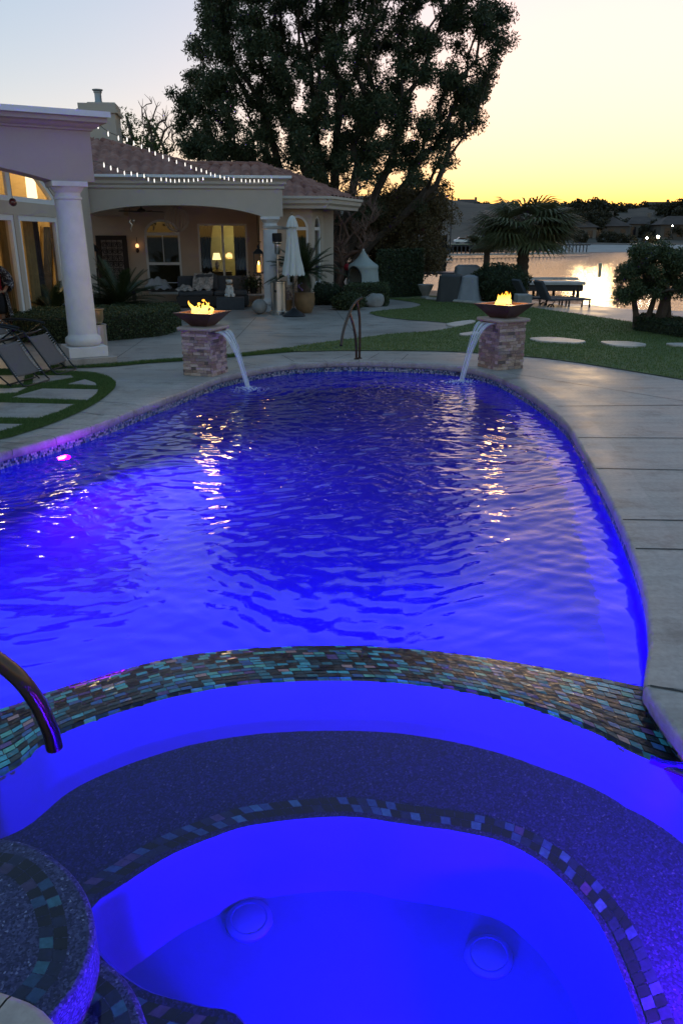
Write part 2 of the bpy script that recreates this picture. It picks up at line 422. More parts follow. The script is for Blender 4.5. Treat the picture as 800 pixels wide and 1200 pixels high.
# spa interior
ZB, ZF = -.62, -1.12
B_out = [PW(x, y, ZS, ZB) for x, y in [(-60, 1040), (20, 993), (85, 957), (175, 919), (280, 886), (400, 877), (525, 885), (575, 897), (650, 907), (700, 926), (750, 958), (800, 1000), (830, 1040)]]
B_out = spline([Vector((p.x, p.y, 0)) for p in B_out], .06); SB = path_len(B_out)
SPC = Vector((0, 1.95))
def radius(poly, a):
    d = Vector((math.cos(a), math.sin(a))); best = 9
    for i in range(len(poly)):
        p, q = Vector(poly[i][:2])-SPC, Vector(poly[(i+1) % len(poly)][:2])-SPC; e = q-p; den = d.x*e.y-d.y*e.x
        if abs(den) < 1e-9: continue
        t = (p.x*e.y-p.y*e.x)/den; k = (p.x*d.y-p.y*d.x)/den
        if t > 0 and 0 <= k <= 1: best = min(best, t)
    return best
TOPP = [p for p in offset(E2, .01, False)][6:-2]+[p for p in DI[::-1] if p.x < 1.42]
BOTP = [p for p in offset(E2, .06, False) if p.y < 2.0 or (p.x > 1.3 and p.y < 2.2)]+[p for p in B_out[::-1]]
ANG = [2*math.pi*i/180 for i in range(180)]
rt = [radius(TOPP, a) for a in ANG]; rb = [radius(BOTP, a) for a in ANG]
rb = [min(max(b, t-.05), t+.35) if b < 8 else t for b, t in zip(rb, rt)]
rb = [sum(rb[(i+j) % 180] for j in (-2, -1, 0, 1, 2))/5 for i in range(180)]
wl = MB(); vs = []; fs = []; lv = [(0, ZS+.022), (.0, ZS-.012), (.12, -.24), (.55, ZB+.16), (.85, ZB+.03), (1, ZB-.002)]
for a, t, b in zip(ANG, rt, rb):
    for k_, z in lv: rr = t+(b-t)*k_; vs.append(Vector((SPC.x+math.cos(a)*rr, SPC.y+math.sin(a)*rr, z)))
for i in range(180):
    i2 = (i+1) % 180
    for j in range(1 if inside([vs[i*6].x], [vs[i*6].y], [(-3, 2.2), (1.36, 2.2), (1.36, 4), (-3, 4)])[0] else 0, 5): fs.append((i*6+j, i*6+j+1, i2*6+j+1, i2*6+j))
wl.add(vs, fs)
struct(wl.build('spa_wall', M['plaster'], smooth=True, angle=180))
bi = [(107, 1065), (150, 1033), (200, 1002), (250, 981), (300, 966), (400, 957), (475, 966), (550, 977), (600, 991), (650, 1023), (700, 1080), (727, 1140), (748, 1200)]
B_in = [PW(x, y, ZS, ZB) for x, y in bi]+[Vector((.95, 1.45, 0)), Vector((.4, 1.15, 0)), Vector((-.1, 1.35, 0))]+[PW(x, y, ZS, ZB) for x, y in [(290, 1205), (230, 1178), (165, 1158), (110, 1110)]]
B_in = spline([Vector((p.x, p.y, 0)) for p in B_in], .05, True)   # clockwise in plan
B_ccw = B_in[::-1]
bn = MB(); bn.sheet([(-2.6, .7), (2.1, .7), (2.1, 3.5), (-2.6, 3.5)], [B_in], ZB)
# keep only the part inside the spa
o_ = bn
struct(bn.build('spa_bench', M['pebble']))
ri = MB(); sweep_ring(ri, B_ccw, [(0, ZB), (-.012, ZB-.02), (-.02, ZF+.1), (-.09, ZF)]); ri.sheet(offset(B_ccw, -.085), z=ZF)
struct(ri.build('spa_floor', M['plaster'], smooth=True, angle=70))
def tile_rows(mb, path, closed, z, d0, size, rows, gap=.003):
    for r in range(rows):
        for_in = offset(path, d0+r*size, closed); for_out = offset(path, d0+(r+1)*size-gap, closed)
        if closed: for_in.append(for_in[0]); for_out.append(for_out[0])
        A = path_len(for_in); Bq = path_len(for_out); n = int(A[-1]/size/.95); ph = .5*(r % 2)
        for i in range(n):
            u0 = min(1, (i+ph)/n); u1 = min(1, (i+ph+.93)/n)
            a, b, c, d = along(for_in, A, A[-1]*u0), along(for_in, A, A[-1]*u1), along(for_out, Bq, Bq[-1]*u1), along(for_out, Bq, Bq[-1]*u0)
            mb.add([(q.x, q.y, z) for q in (a, b, c, d)], [(0, 3, 2, 1)])
tb = MB(); tile_rows(tb, B_ccw, True, ZB+.004, .03, .045, 2)
M['bluetile'] = islandmat('bench_tiles', [(0, (.006, .008, .03)), (.42, (.012, .02, .08)), (.68, (.03, .09, .22)), (.86, (.05, .18, .28)), (.94, (.07, .05, .16))], .4, Specular_IOR_Level=.15)
struct(tb.build('bench_trim_tiles', M['bluetile']))
# entry steps in the spa
ZT1, ZT2 = -.20, -.42
st1 = [PW(x, y, ZS, ZT1) for x, y in [(-40, 982), (0, 982), (30, 986), (60, 1001), (88, 1026), (105, 1055), (112, 1090), (106, 1125), (90, 1160), (62, 1195), (40, 1230)]]
st1 = spline([Vector((p.x, p.y, 0)) for p in st1], .04)+[Vector((-.75, 1.2, 0)), Vector((-2.0, 1.2, 0)), Vector((-2.2, 2.2, 0))]
st1 = st1[::-1]
s1m = MB(); s1m.sheet(offset(st1, -.02), z=ZT1); sweep_ring(s1m, st1, [(-.02, ZT1), (-.006, ZT1-.006), (0, ZT1-.02), (0, ZB)])
struct(s1m.build('spa_step', M['pebble_skylit'], smooth=True, angle=60))
p1 = spline([Vector((*PW(x, y, ZS, ZT1).xy, 0)) for x, y in [(-40, 1010), (0, 1010), (25, 1018), (45, 1038), (58, 1065), (64, 1100), (58, 1135), (35, 1165), (15, 1185), (-10, 1205)]], .03)
t1 = MB(); tile_rows(t1, p1[::-1], False, ZT1+.004, -.045, .045, 2)
struct(t1.build('spa_step_tiles', M['bluetile']))
st2 = [PW(x, y, ZS, ZT2) for x, y in [(60, 1100), (112, 1118), (140, 1138), (160, 1165), (175, 1205)]]
st2 = spline([Vector((p.x, p.y, 0)) for p in st2], .04)+[Vector((-.55, 1.15, 0)), Vector((-1.2, 1.15, 0)), Vector((-1.2, 1.9, 0))]
st2 = st2[::-1]
s2m = MB(); s2m.sheet(offset(st2, -.02), z=ZT2); sweep_ring(s2m, st2, [(-.02, ZT2), (-.006, ZT2-.006), (0, ZT2-.02), (0, ZB)])
struct(s2m.build('spa_lower_step', M['pebble_skylit'], smooth=True, angle=60))
p2 = spline([Vector((*PW(x, y, ZS, ZT2).xy, 0)) for x, y in [(95, 1150), (118, 1165), (132, 1185), (140, 1215)]], .03)
t2 = MB(); tile_rows(t2, p2[::-1], False, ZT2+.004, -.045, .045, 2); struct(t2.build('spa_lower_step_tiles', M['bluetile']))
# drains of the spa
M['drain'] = simple('drain_plastic', (.024, .022, .31), .5)
def drain(px, py, label):
    c = PW(px, py, ZS, ZF); t = thing('drain_cover', label, 'drain cover', c, 0, 'round drain covers of the spa floor')
    MB().lathe([(.10, .001), (.10, .014), (.085, .024), (.03, .03), (.001, .03)], n=28).build('cover', M['drain'], t, True)
    MB().lathe([(.078, .022), (.080, .027), (.074, .027), (.072, .022)], n=28).build('ring', M['plaster'], t, True)
drain(292, 1080, 'round drain cover on the left of the lit spa floor'); drain(572, 1122, 'round drain cover on the right of the lit spa floor')
# ------------------------------------------------------------------ water
def water_mat(name, bumps, ior=1.333):
    t = NT(name); gl = t.n('BsdfGlass'); gl.inputs['IOR'].default_value = ior; gl.inputs['Roughness'].default_value = 0.0
    v = t.coords(); nm = None
    for sc_, st, d in bumps: nm = t.bump(t.noise(v, sc_, 2), st, d, nm)
    if nm: t.l(nm, gl.inputs['Normal'])
    t.l(gl.outputs[0], t.out.inputs[0]); return t.m
M['pwater'] = water_mat('pool_water', [(24, .10, .006)], 1.42)
M['swater'] = water_mat('spa_water', [(5, .10, .01), (17, .05, .004)])
def ripple_grid(x0, x1, y0, y1, step, z, fn, keep):
    nx = int((x1-x0)/step)+1; ny = int((y1-y0)/step)+1
    X, Y = np.meshgrid(np.linspace(x0, x1, nx), np.linspace(y0, y1, ny)); Z = z+fn(X, Y)
    V = np.stack([X, Y, Z], -1).reshape(-1, 3); I = np.arange(nx*ny).reshape(ny, nx)
    Fq = np.stack([I[:-1, :-1], I[:-1, 1:], I[1:, 1:], I[1:, :-1]], -1).reshape(-1, 4)
    cx = V[Fq].mean(1); Fq = Fq[keep(cx[:, 0], cx[:, 1])]
    return V, Fq
def waves(X, Y, n, l0, l1, amp, seed, dirs=(0, 6.283), warp=.3):
    r = np.random.default_rng(seed); Z = np.zeros_like(X)
    wx = X+warp*np.sin(Y*1.3+1)+.15*np.sin(X*2.1+Y*1.7); wy = Y+warp*np.sin(X*1.1+2)+.12*np.sin(X*2.7-Y*1.2)
    for i in range(n):
        lam = l0*(l1/l0)**r.random(); a = r.uniform(*dirs); k = 2*math.pi/lam
        Z += amp*(lam/l1)**1.1*np.sin(k*(wx*math.cos(a)+wy*math.sin(a))+r.uniform(0, 6.28))
    return Z
lp = P(291, 456, ZP); rp = P(540, 448, ZP)
def pool_h(X, Y):
    Z = waves(X, Y, 22, .20, .75, .0016, 3, (R(55), R(125)), .30)+waves(X, Y, 30, .07, .24, .00075, 9, (R(35), R(145)), .12)+waves(X, Y, 14, .09, .3, .0005, 19)
    for c in (lp, rp):
        d = np.hypot(X-c.x, Y-c.y); Z += .008*np.exp(-d*1.1)*np.sin(d*2*math.pi/.15)+.02*np.exp(-(d/.09)**2)*np.sin(X*90)*np.cos(Y*70)
    m = .30+.70*np.clip((Y-3.6)/4.0, 0, 1)**.8; return Z*m
dout = [Vector(p) for p in offset(DO, .0, False)]
poolpoly = offset(E1, .05, False)[:]
PPoly = [p for p in poolpoly]+[Vector(p) for p in DO]
V, Fq = ripple_grid(-4.4, 3.3, 2.2, 13.2, .02, ZP, pool_h, lambda x, y: inside(x, y, PPoly))
o = np_mesh('pool_water', V, Fq, M['pwater'], smooth=True); struct(o)
SPoly = [Vector(p) for p in offset(E2, .04, False)]+[Vector(p) for p in DI[::-1]]
V, Fq = ripple_grid(-2.7, 2.0, .6, 3.6, .03, ZS, lambda X, Y: waves(X, Y, 10, .3, 1.2, .0004, 5), lambda x, y: inside(x, y, SPoly))
o = np_mesh('spa_water', V, Fq, M['swater'], smooth=True); struct(o)
# ------------------------------------------------------------------ underwater lamps: seen, inferred and added fill
M['lens_pink'] = emis('lit_lens_pink', (1.0, .08, .55), 3)
M['lens_blue'] = emis('lit_lens_blue', (.02, .01, 1), 1.5)
M['steel'] = simple('brushed_steel', (.55, .54, .52), .28, 1, var=.06, bump=.05)
def pool_lamp(loc, rz, label, color, power, lens, r=.075, aim=0):
    t = thing('underwater_light', label, 'pool light', loc, rz)
    Mx = Matrix.Rotation(R(90), 3, 'Y')
    MB().lathe([(r*1.25, 0), (r*1.25, .012), (r, .02), (r*.98, .012)], n=24, M=Mx).build('trim_ring', M['steel'], t, True)
    MB().lathe([(r*.95, .013), (r*.8, .018), (.001, .022)], n=24, M=Mx).build('lens', lens, t, True)
    l = bpy.data.lights.new('underwater_glow', 'SPOT'); l.energy = power; l.color = color; l.shadow_soft_size = .06; l.spot_size = R(172); l.spot_blend = .6
    lo = bpy.data.objects.new('underwater_glow', l); COL.objects.link(lo); lo.parent = t; lo.location = (.05, 0, 0); lo.rotation_euler = (0, R(-90)+aim, 0)
    return t
ll = P(122, 515, 0); 
def wall_lamp(x, y, z, label, color, power, lens, aim=0):
    i = min(range(len(E1)), key=lambda k: (E1[k].xy-Vector((x, y))).length); a, b = E1[i-1], E1[i+1]; tt = (b-a).normalized(); nn = Vector((-tt.y, tt.x, 0))
    p = E1[i]+nn*(-.012); pool_lamp((p.x, p.y, z), math.atan2(nn.y, nn.x), label, color, power, lens, aim=aim)
wall_lamp(-2.98, 8.05, -.42, 'glowing magenta pool light under the left coping', (.30, .0, 1), 135, M['lens_pink'])
wall_lamp(-3.95, 5.4, -.75, 'added blue fill light on the left pool wall outside the picture', (.01, .0, 1), 50, M['lens_blue'])  # unseen lamp added to lift the blue of the middle pool

c = dam(.40, 1); pool_lamp((c.x-.03, c.y+.01, -.62), R(95), 'blue pool light on the far face of the spillway wall', (.035, .0, 1), 115, M['lens_blue'])
c = dam(.75, 1); pool_lamp((c.x+.02, c.y+.01, -.62), R(80), 'blue pool light beside the right end of the spillway wall', (.045, .0, 1), 125, M['lens_blue'])
pool_lamp((.25, .93, -.565), R(90), 'blue spa light on the near wall of the spa', (.04, .0, 1), 56, M['lens_blue'])
pool_lamp((.15, 1.30, -.88), R(88), 'blue spa light low on the near riser of the spa', (.022, .0, 1), 64, M['lens_blue'])
pool_lamp((1.5, 1.45, -.30), R(125), 'added violet fill light just below the water on the right spa wall', (.30, .0, 1), 60, M['lens_blue'], .04)  # unseen lamp added to tint the bench in place of water scatter
# ------------------------------------------------------------------ lawn, paths, turf strips
def mk_grass(name, a, b):
    t = NT(name); v = t.coords(); n1 = t.noise(v, 1.3, 6, .65); n2 = t.noise(v, 55, 3, .7)
    c = t.ramp(n1, [(.3, a), (.7, b)]); c = t.mix(.6, c, t.ramp(n2, [(.3, (.15,)*3), (.7, (.85,)*3)]), 'OVERLAY')
    t.prin(c, .8, 0, t.bump(n2, .8, .03)); return t.m
M['lawn'] = mk_grass('lawn_soil_green', (.085, .115, .035), (.14, .17, .05))
M['blade'] = leafmat('grass_blades', [(0, (.085, .125, .035)), (.5, (.13, .18, .05)), (1, (.19, .22, .075))], .3, .7)
M['turfblade'] = leafmat('turf_blades', [(0, (.06, .11, .03)), (.5, (.10, .16, .045)), (1, (.14, .2, .06))], .3, .7)
lawn_px = [(318, 413), (335, 408.5), (380, 401.5), (430, 395.5), (455, 392), (500, 389), (524, 386), (534, 382), (528, 379.5), (511, 377.5), (480, 375.5), (455, 373), (440, 370), (432, 367.3), (445, 364.5), (474, 362),
           (490, 359.5), (492, 357), (481, 354), (462, 351.5), (450, 349), (470, 346.5), (515, 347), (545, 352), (600, 356), (618, 360), (680, 369), (735, 377), (800, 388), (900, 402), (1100, 440), (1100, 520), (900, 462), (800, 445.5), (740, 435.5), (680, 426), (640, 420.5), (600, 417),
           (540, 413), (480, 411.5), (400, 411.5), (350, 412.5)]
LAWN = [Vector(P(x, y)) for x, y in lawn_px]
LAWN = spline(LAWN, .5, True)
lw = MB(); lw.sheet(LAWN, z=.012); struct(lw.build('lawn', M['lawn']))
strip_px_t = [(60, 430), (130, 427.6), (175, 423.5), (215, 421), (250, 418.5), (290, 414.5), (335, 409)]
strip_px_b = [(345, 412.5), (300, 416.5), (250, 421), (215, 423.5), (175, 426), (130, 430.2), (60, 433)]
STRIP = [P(x, y) for x, y in strip_px_t+strip_px_b]
MB().sheet(STRIP, z=.008).build('turf_strip', M['lawn'])
struct(bpy.data.objects['turf_strip'])
def blades(name, poly, n, h, wd, m, seed=1, clip=None, holes=(), zb=.01):
    r = np.random.default_rng(seed); P_ = np.array([(p[0], p[1]) for p in poly]); lo, hi = P_.min(0), P_.max(0)
    if clip is not None: lo = np.maximum(lo, clip[0]); hi = np.minimum(hi, clip[1])
    pts = np.zeros((0, 2))
    while len(pts) < n:
        q = r.uniform(lo, hi, (n*2, 2)); k = inside(q[:, 0], q[:, 1], poly)
        for hh in holes: k &= ~inside(q[:, 0], q[:, 1], hh)
        pts = np.vstack([pts, q[k]])
    pts = pts[:n]; a = r.uniform(0, 6.28, n); H = h*r.uniform(.5, 1.25, n); lean = r.normal(0, .35, (n, 2))*H[:, None]
    dx = np.stack([np.cos(a), np.sin(a)], 1)*wd/2
    V = np.zeros((n, 3, 3)); V[:, 0, :2] = pts-dx; V[:, 1, :2] = pts+dx; V[:, 2, :2] = pts+lean; V[:, :, 2] = zb; V[:, 2, 2] += H
    o = np_mesh(name, V.reshape(-1, 3), np.arange(3*n).reshape(n, 3), m); o['kind'] = 'stuff'
    return o
tag(blades('lawn_grass', LAWN, 70000, .035, .014, M['blade'], 1, (np.array([-2.5, 11]), np.array([9, 27]))), 'short mown green grass of the lawn behind the pool', 'grass')
tag(blades('strip_grass', STRIP, 9000, .04, .010, M['turfblade'], 2), 'narrow green grass strip crossing the concrete', 'grass')
turf_px = [(-60, 520), (0, 515.5), (25, 509), (50, 501), (75, 491.5), (100, 480), (118, 469.5), (130, 460), (136, 452), (133, 446), (125, 441.5), (113, 438.5), (100, 437), (60, 435.5), (20, 434), (-60, 433)]
TURF = spline([P(x, y) for x, y in turf_px], .15)
pads_px = [[(78, 452), (100, 446), (112, 450), (114, 453.5)], [(14, 467.5), (50, 457), (116, 458), (113, 463.5), (103, 471)], [(-40, 473), (0, 473.5), (88, 475.5), (70, 484), (45, 492), (-40, 491)],
           [(-40, 498), (28, 499), (14, 504), (0, 507.5), (-40, 512)], [(-40, 457.5), (10, 457), (34, 455), (20, 462), (-40, 465)], [(40, 441.5), (84, 441.5), (87, 444), (50, 450.5), (38, 451)], [(-40, 441.5), (30, 441.5), (28, 452), (0, 453), (-40, 453)]]
PADS = [[P(x, y) for x, y in q] for q in pads_px]
struct(MB().sheet(TURF, z=.006).build('turf_bed', M['lawn']))
for q in PADS:
    pm = MB(); n = len(q); vs = [(p.x, p.y, .022) for p in q]+[(p.x, p.y, 0) for p in q]; pm.add(vs, [tuple(range(n))]+[(i, (i+1) % n, n+(i+1) % n, n+i) for i in range(n)])
    o = pm.build('paving_slab', M['deck'], bevel=.004, normals=True)
    struct(o)
tag(blades('turf_grass', TURF, 60000, .03, .008, M['turfblade'], 3, None, PADS), 'green artificial turf between the concrete slabs by the loungers', 'turf')
for k, (q, lab) in enumerate((([(622, 398), (650, 397.5), (684, 401.5), (676, 404), (640, 402.5), (624, 400.5)], 'pale stepping stone on the lawn beside the right pillar'), ([(703, 402.5), (735, 402.5), (756, 405.5), (748, 408), (722, 407.5)], 'pale stepping stone in the middle of the right lawn'),
             ([(780, 404.5), (812, 404.5), (820, 407.5), (790, 407)], 'pale stepping stone at the right edge of the lawn'), ([(523, 381), (550, 377), (556, 379), (533, 384)], 'small pale stone at the tip of the curved path'), ([(538, 393), (556, 390.5), (560, 392.5), (544, 395)], 'small pale stepping stone left of the right pillar'))):
    w_ = spline([P(x, y) for x, y in q], .12, True); n = len(w_); pm = MB()
    pm.add([(p.x, p.y, .045) for p in w_]+[(p.x, p.y, 0) for p in w_], [tuple(range(n))]+[(i, (i+1) % n, n+(i+1) % n, n+i) for i in range(n)])
    tag(pm.build('stepping_stone', M['patio'], normals=True, bevel=.01), lab, 'stepping stone', 'stepping stones on the lawn')
# ------------------------------------------------------------------ lakeside, lake, far shore
ZL = -1.0
M['lakeside'] = mk_concrete('lakeside_concrete', (.42, .39, .36))
M['soil'] = simple('bank_soil', (.12, .095, .07), .9, var=.3, scale=2)
ls_px = [(486, 340), (545, 341), (600, 347), (625, 354.5), (690, 357), (722, 361), (742, 366), (800, 378), (900, 395), (1100, 430), (1100, 452), (900, 412), (800, 396), (735, 384), (680, 376), (615, 366), (540, 360), (486, 352)]
LS = [P(x, y, -.12) for x, y in ls_px]
def slab(name, poly, z1, z0, m, bevel=0):
    n = len(poly); q = MB(); q.add([(p.x, p.y, z1) for p in poly]+[(p.x, p.y, z0) for p in poly], [tuple(range(n))]+[(i, (i+1) % n, n+(i+1) % n, n+i) for i in range(n)])
    return struct(q.build(name, m, normals=True, bevel=bevel))
slab('lakeside_terrace', LS[::-1], -.12, -1.5, M['lakeside'])
# ground below everything, out to the horizon, with the hole of the pool well inside the deck
MB().add([(-6000, -6000, -3), (6000, -6000, -3), (6000, 7000, -3), (-6000, 7000, -3)], [(0, 1, 2, 3)]).build('ground', M['soil'])
struct(bpy.data.objects['ground'])
bank = [(-40, 27), (-3, 30), (2, 32), (4.2, 34), (4.6, 30.5), (6.5, 26.5), (6.9, 24.5), (12, 19.4), (40, 11), (60, 12), (60, 40), (60, -30)]
gb = [Vector((x, y, 0)) for x, y in [(-40, 29.9), (-1, 29.9), (2.0, 31.5), (2.0, 36), (-6, 60), (-60, 110), (-60, 29.9)]]
slab('garden_ground', gb, -.03, -2.5, M['soil'])
def mk_lake():
    t = NT('lake_water'); v = t.coords((1, 1, 1)); 
    n1 = t.noise(v, 1.1, 4, .6); n2 = t.noise(v, 4.5, 3, .6)
    nm = t.bump(n1, .45, .07); nm = t.bump(n2, .7, .03, nm)
    t.prin((.012, .02, .022), .06, 0, nm, IOR=1.333); return t.m
M['lake'] = mk_lake()
MB().add([(-700, 5, ZL), (900, 5, ZL), (900, 420, ZL), (-700, 420, ZL)], [(0, 1, 2, 3)])
lk = MB(); lk.sheet([(-700, 29.5), (-39, 29.5), (-39, 20), (14, 20), (39, 13), (39, 5), (900, 5), (900, 420), (-700, 420)], z=ZL); struct(lk.build('lake', M['lake']))
def mk_hill():
    t = NT('dry_hill'); v = t.coords(); n1 = t.noise(v, .02, 6, .65); n2 = t.noise(v, .15, 5, .7)
    c = t.ramp(n1, [(.35, (.085, .062, .04)), (.6, (.055, .042, .027)), (.75, (.03, .028, .017))])
    c = t.mix(.5, c, t.ramp(n2, [(.35, (.15,)*3), (.65, (.8,)*3)]), 'OVERLAY'); t.prin(c, .95, 0); return t.m
M['hill'] = mk_hill()
def far_h(X, Y):
    sm = np.clip((Y-185)/(240), 0, 1); sm = sm*sm*(3-2*sm)
    az = X/Y
    ridge = 15.0+2.2*np.sin(az*9+1)+1.2*np.sin(az*23)+.7*np.sin(az*61+2)
    und = .6*np.sin(X*.06)+.5*np.sin(Y*.05+X*.02)
    return -.75+sm*(ridge+und)*np.clip(1.15-(Y-420)/1500, .6, 1.15)+np.clip((Y-185)/14, 0, 1)*.9
X, Y = np.meshgrid(np.linspace(-700, 900, 190), np.concatenate([np.linspace(178, 460, 90), np.linspace(480, 3500, 18)]))
shore = 182+10*np.sin(X/60.)+4*np.sin(X/21.+1)
Z = far_h(X, Y+182-shore*1.0); Z[Y < shore-1] = -1.6
V = np.stack([X, Y, Z], -1).reshape(-1, 3); ny, nx = X.shape; I = np.arange(nx*ny).reshape(ny, nx)
Fq = np.stack([I[:-1, :-1], I[:-1, 1:], I[1:, 1:], I[1:, :-1]], -1).reshape(-1, 4)
struct(np_mesh('hills', V, Fq, M['hill'], smooth=True))
def fz(x, y): return float(far_h(np.array(x), np.array(y+182-(182+10*math.sin(x/60.)+4*math.sin(x/21.+1)))))
# ------------------------------------------------------------------ foliage helpers
def leaf_quads(C, ln, wd, rng, hang=0.0, flat=0.0):
    n = len(C); d = rng.normal(size=(n, 3)); d[:, 2] = d[:, 2]*(1-flat)-hang; d /= np.linalg.norm(d, axis=1)[:, None]
    e = np.cross(d, rng.normal(size=(n, 3))); e /= np.linalg.norm(e, axis=1)[:, None]
    L = (ln*rng.uniform(.6, 1.3, n))[:, None]; W = (wd*rng.uniform(.7, 1.3, n))[:, None]
    V = np.stack([C-d*L/2, C+e*W/2, C+d*L/2, C-e*W/2], 1).reshape(-1, 3)
    return V, np.arange(4*n).reshape(n, 4)
def clump_points(clumps, per, rng, shell=.55):
    out = []
    for c, r in clumps:
        k = max(4, int(per*r*r)); v = rng.normal(size=(k, 3)); v /= np.linalg.norm(v, axis=1)[:, None]
        rad = r*(rng.random(k)**shell); out.append(np.array(c)+v*rad[:, None]*np.array([1, 1, .85]))
    return np.vstack(out)
def skeleton(base, fork, targets, r0, rng, bias=.55, droop=.0, wig=.12, kmin=.015, ex=.48, keep=None):
    nodes = [Vector(base)]; par = [-1]; plen = [0]
    steps = max(2, int((Vector(fork)-Vector(base)).length/.5))
    for i in range(1, steps+1):
        nodes.append(Vector(base).lerp(Vector(fork), i/steps)+Vector(rng.normal(0, .03, 3))); par.append(len(nodes)-2); plen.append(plen[-1]+.4)
    first = len(nodes)-1; chains = []
    for t in sorted(targets, key=lambda q: (Vector(q)-Vector(fork)).length):
        t = Vector(t); best, bi = 1e9, first
        for i in range(first, len(nodes)):
            dd = (nodes[i]-t); dist = dd.length
            pen = 0 if nodes[i].z < t.z+.2 else (nodes[i].z-t.z)*1.5
            cst = dist+bias*plen[i]*.55+pen
            if cst < best: best, bi = cst, i
        a = nodes[bi]; L = (t-a).length; k = max(2, int(L/.55)); prev = bi
        up = Vector((0, 0, L*.16-droop*L)); mid = a.lerp(t, .5)+up+Vector(rng.normal(0, wig*L*.5, 3))
        for j in range(1, k+1):
            s = j/k; p = a*(1-s)**2+mid*2*s*(1-s)+t*s*s
            nodes.append(p); par.append(prev); plen.append(plen[prev]+L/k); prev = len(nodes)-1
    n = len(nodes); cnt = [0]*n; kids = [[] for _ in range(n)]
    for i in range(1, n): kids[par[i]].append(i)
    for i in range(n-1, -1, -1):
        cnt[i] = max(1, sum(cnt[k] for k in kids[i]))
    rad = [max(kmin, r0*(cnt[i]/cnt[0])**ex) for i in range(n)]
    if keep is not None: keep += [(nodes[i], rad[i]) for i in range(first, n)]
    mb = MB(); stack = [0]
    while stack:
        i = stack.pop(); ch = [i] if par[i] < 0 else [par[i], i]
        while kids[i]:
            ks = sorted(kids[i], key=lambda k: -cnt[k]); stack += ks[1:]; i = ks[0]; ch.append(i)
        if len(ch) > 1:
            rr = [rad[q] for q in ch]
            if par[ch[0]] >= 0 or len(ch) > 1: rr[0] = min(rr[0], rr[1]*1.15)
            mb.tube([nodes[q] for q in ch], rr, 7 if rr[0] > .06 else 4, False)
    return mb
M['bark'] = simple('bark_brown', (.075, .055, .04), .9, var=.35, scale=8, bump=.6, bscale=25)
M['bark_red'] = simple('bark_red_brown', (.16, .09, .065), .8, var=.3, scale=8, bump=.4, bscale=25)
M['leaf_big'] = leafmat('pepper_tree_leaves', [(0, (.028, .042, .018)), (.5, (.05, .066, .028)), (1, (.085, .10, .045))], .28)
M['leaf_olive'] = leafmat('olive_brown_leaves', [(0, (.08, .062, .028)), (.5, (.13, .098, .045)), (1, (.18, .135, .06))], .25)
M['leaf_dark'] = leafmat('dark_hedge_leaves', [(0, (.018, .03, .014)), (.6, (.035, .05, .02)), (1, (.06, .075, .03))], .15)
M['leaf_box'] = leafmat('boxwood_leaves', [(0, (.03, .045, .018)), (.6, (.055, .075, .03)), (1, (.09, .11, .045))], .15)
M['leaf_palm'] = leafmat('palm_leaves', [(0, (.07, .075, .03)), (.6, (.115, .12, .05)), (1, (.17, .16, .075))], .25, .5)
M['leaf_sago'] = leafmat('sago_leaves', [(0, (.02, .032, .012)), (.6, (.035, .052, .02)), (1, (.055, .075, .028))], .12, .4)
M['leaf_spring'] = leafmat('fresh_green_leaves', [(0, (.05, .075, .02)), (1, (.09, .13, .03))], .35)
def poly_clumps(poly_px, Yc, depth, n, r, rng, seed_gap=None, zmin=None):
    pp = np.array(poly_px, float); lo, hi = pp.min(0), pp.max(0); out = []; c0 = pp.mean(0)
    while len(out) < n:
        x, y = rng.uniform(lo, hi)
        if not inside([x], [y], poly_px)[0]: continue
        ex = abs(x-c0[0])/((hi[0]-lo[0])/2); dd = depth*math.sqrt(max(.05, 1-min(1, ex)**2))
        q = Q(x, y, Yc+rng.uniform(-dd, dd)); rr = r*rng.uniform(.6, 1.25)
        if out and min((q-p).length for p, _ in out) < r*.55: 
            if rng.random() < .93: continue
        out.append((q, rr))
    return out
def tree(label, cat, base, fork, clumps, r0, leafm, ln, wd, per, rng, group=None, barkm=None, hang=0, twig=0, bias=.55, name='tree', droop=0):
    t = thing(name, label, cat, base, 0, group)
    skeleton(base, fork, [c for c, _ in clumps], r0, rng, bias, droop).build('trunk', barkm or M['bark'], t, True, world=True)
    pts = clump_points(clumps, per, rng); V, Fq = leaf_quads(pts, ln, wd, rng, hang)
    np_mesh('crown', V-np.array(base), Fq, leafm, t); return t
rg = np.random.default_rng(11)
big_poly = [(236, -130), (222, -40), (240, 10), (228, 45), (206, 78), (197, 112), (208, 150), (214, 182), (250, 196), (300, 196), (352, 205), (378, 236), (392, 262), (420, 268), (470, 262), (500, 240), (520, 225), (532, 208), (548, 178), (556, 150), (566, 112), (590, 72), (602, 36), (592, 12), (560, -10), (545, -130)]
bc = poly_clumps(big_poly, 31.5, 4.0, 680, .46, rg)
bt = thing('evergreen_tree', 'huge dark evergreen tree with many upright limbs rising behind the house', 'tree', (Q(392, 343, 31.5).x, 31.5, 0))
kept = []; kt = MB(); by_ = bt.location.y; fans = [(300, 205), (328, 190), (352, 170), (372, 150), (395, 150), (420, 170), (450, 190), (480, 205), (500, 215)]
grp = [[] for _ in fans]; ctr = Q(392, 330, 31.5)
for c, r in bc:
    u = (c.x-ctr.x)/max(1.5, c.z+.8)
    g_ = min(range(len(fans)), key=lambda i: abs((Q(*fans[i], 31.5).x-ctr.x)/(Q(*fans[i], 31.5).z+.8)-u)); grp[g_].append(c)
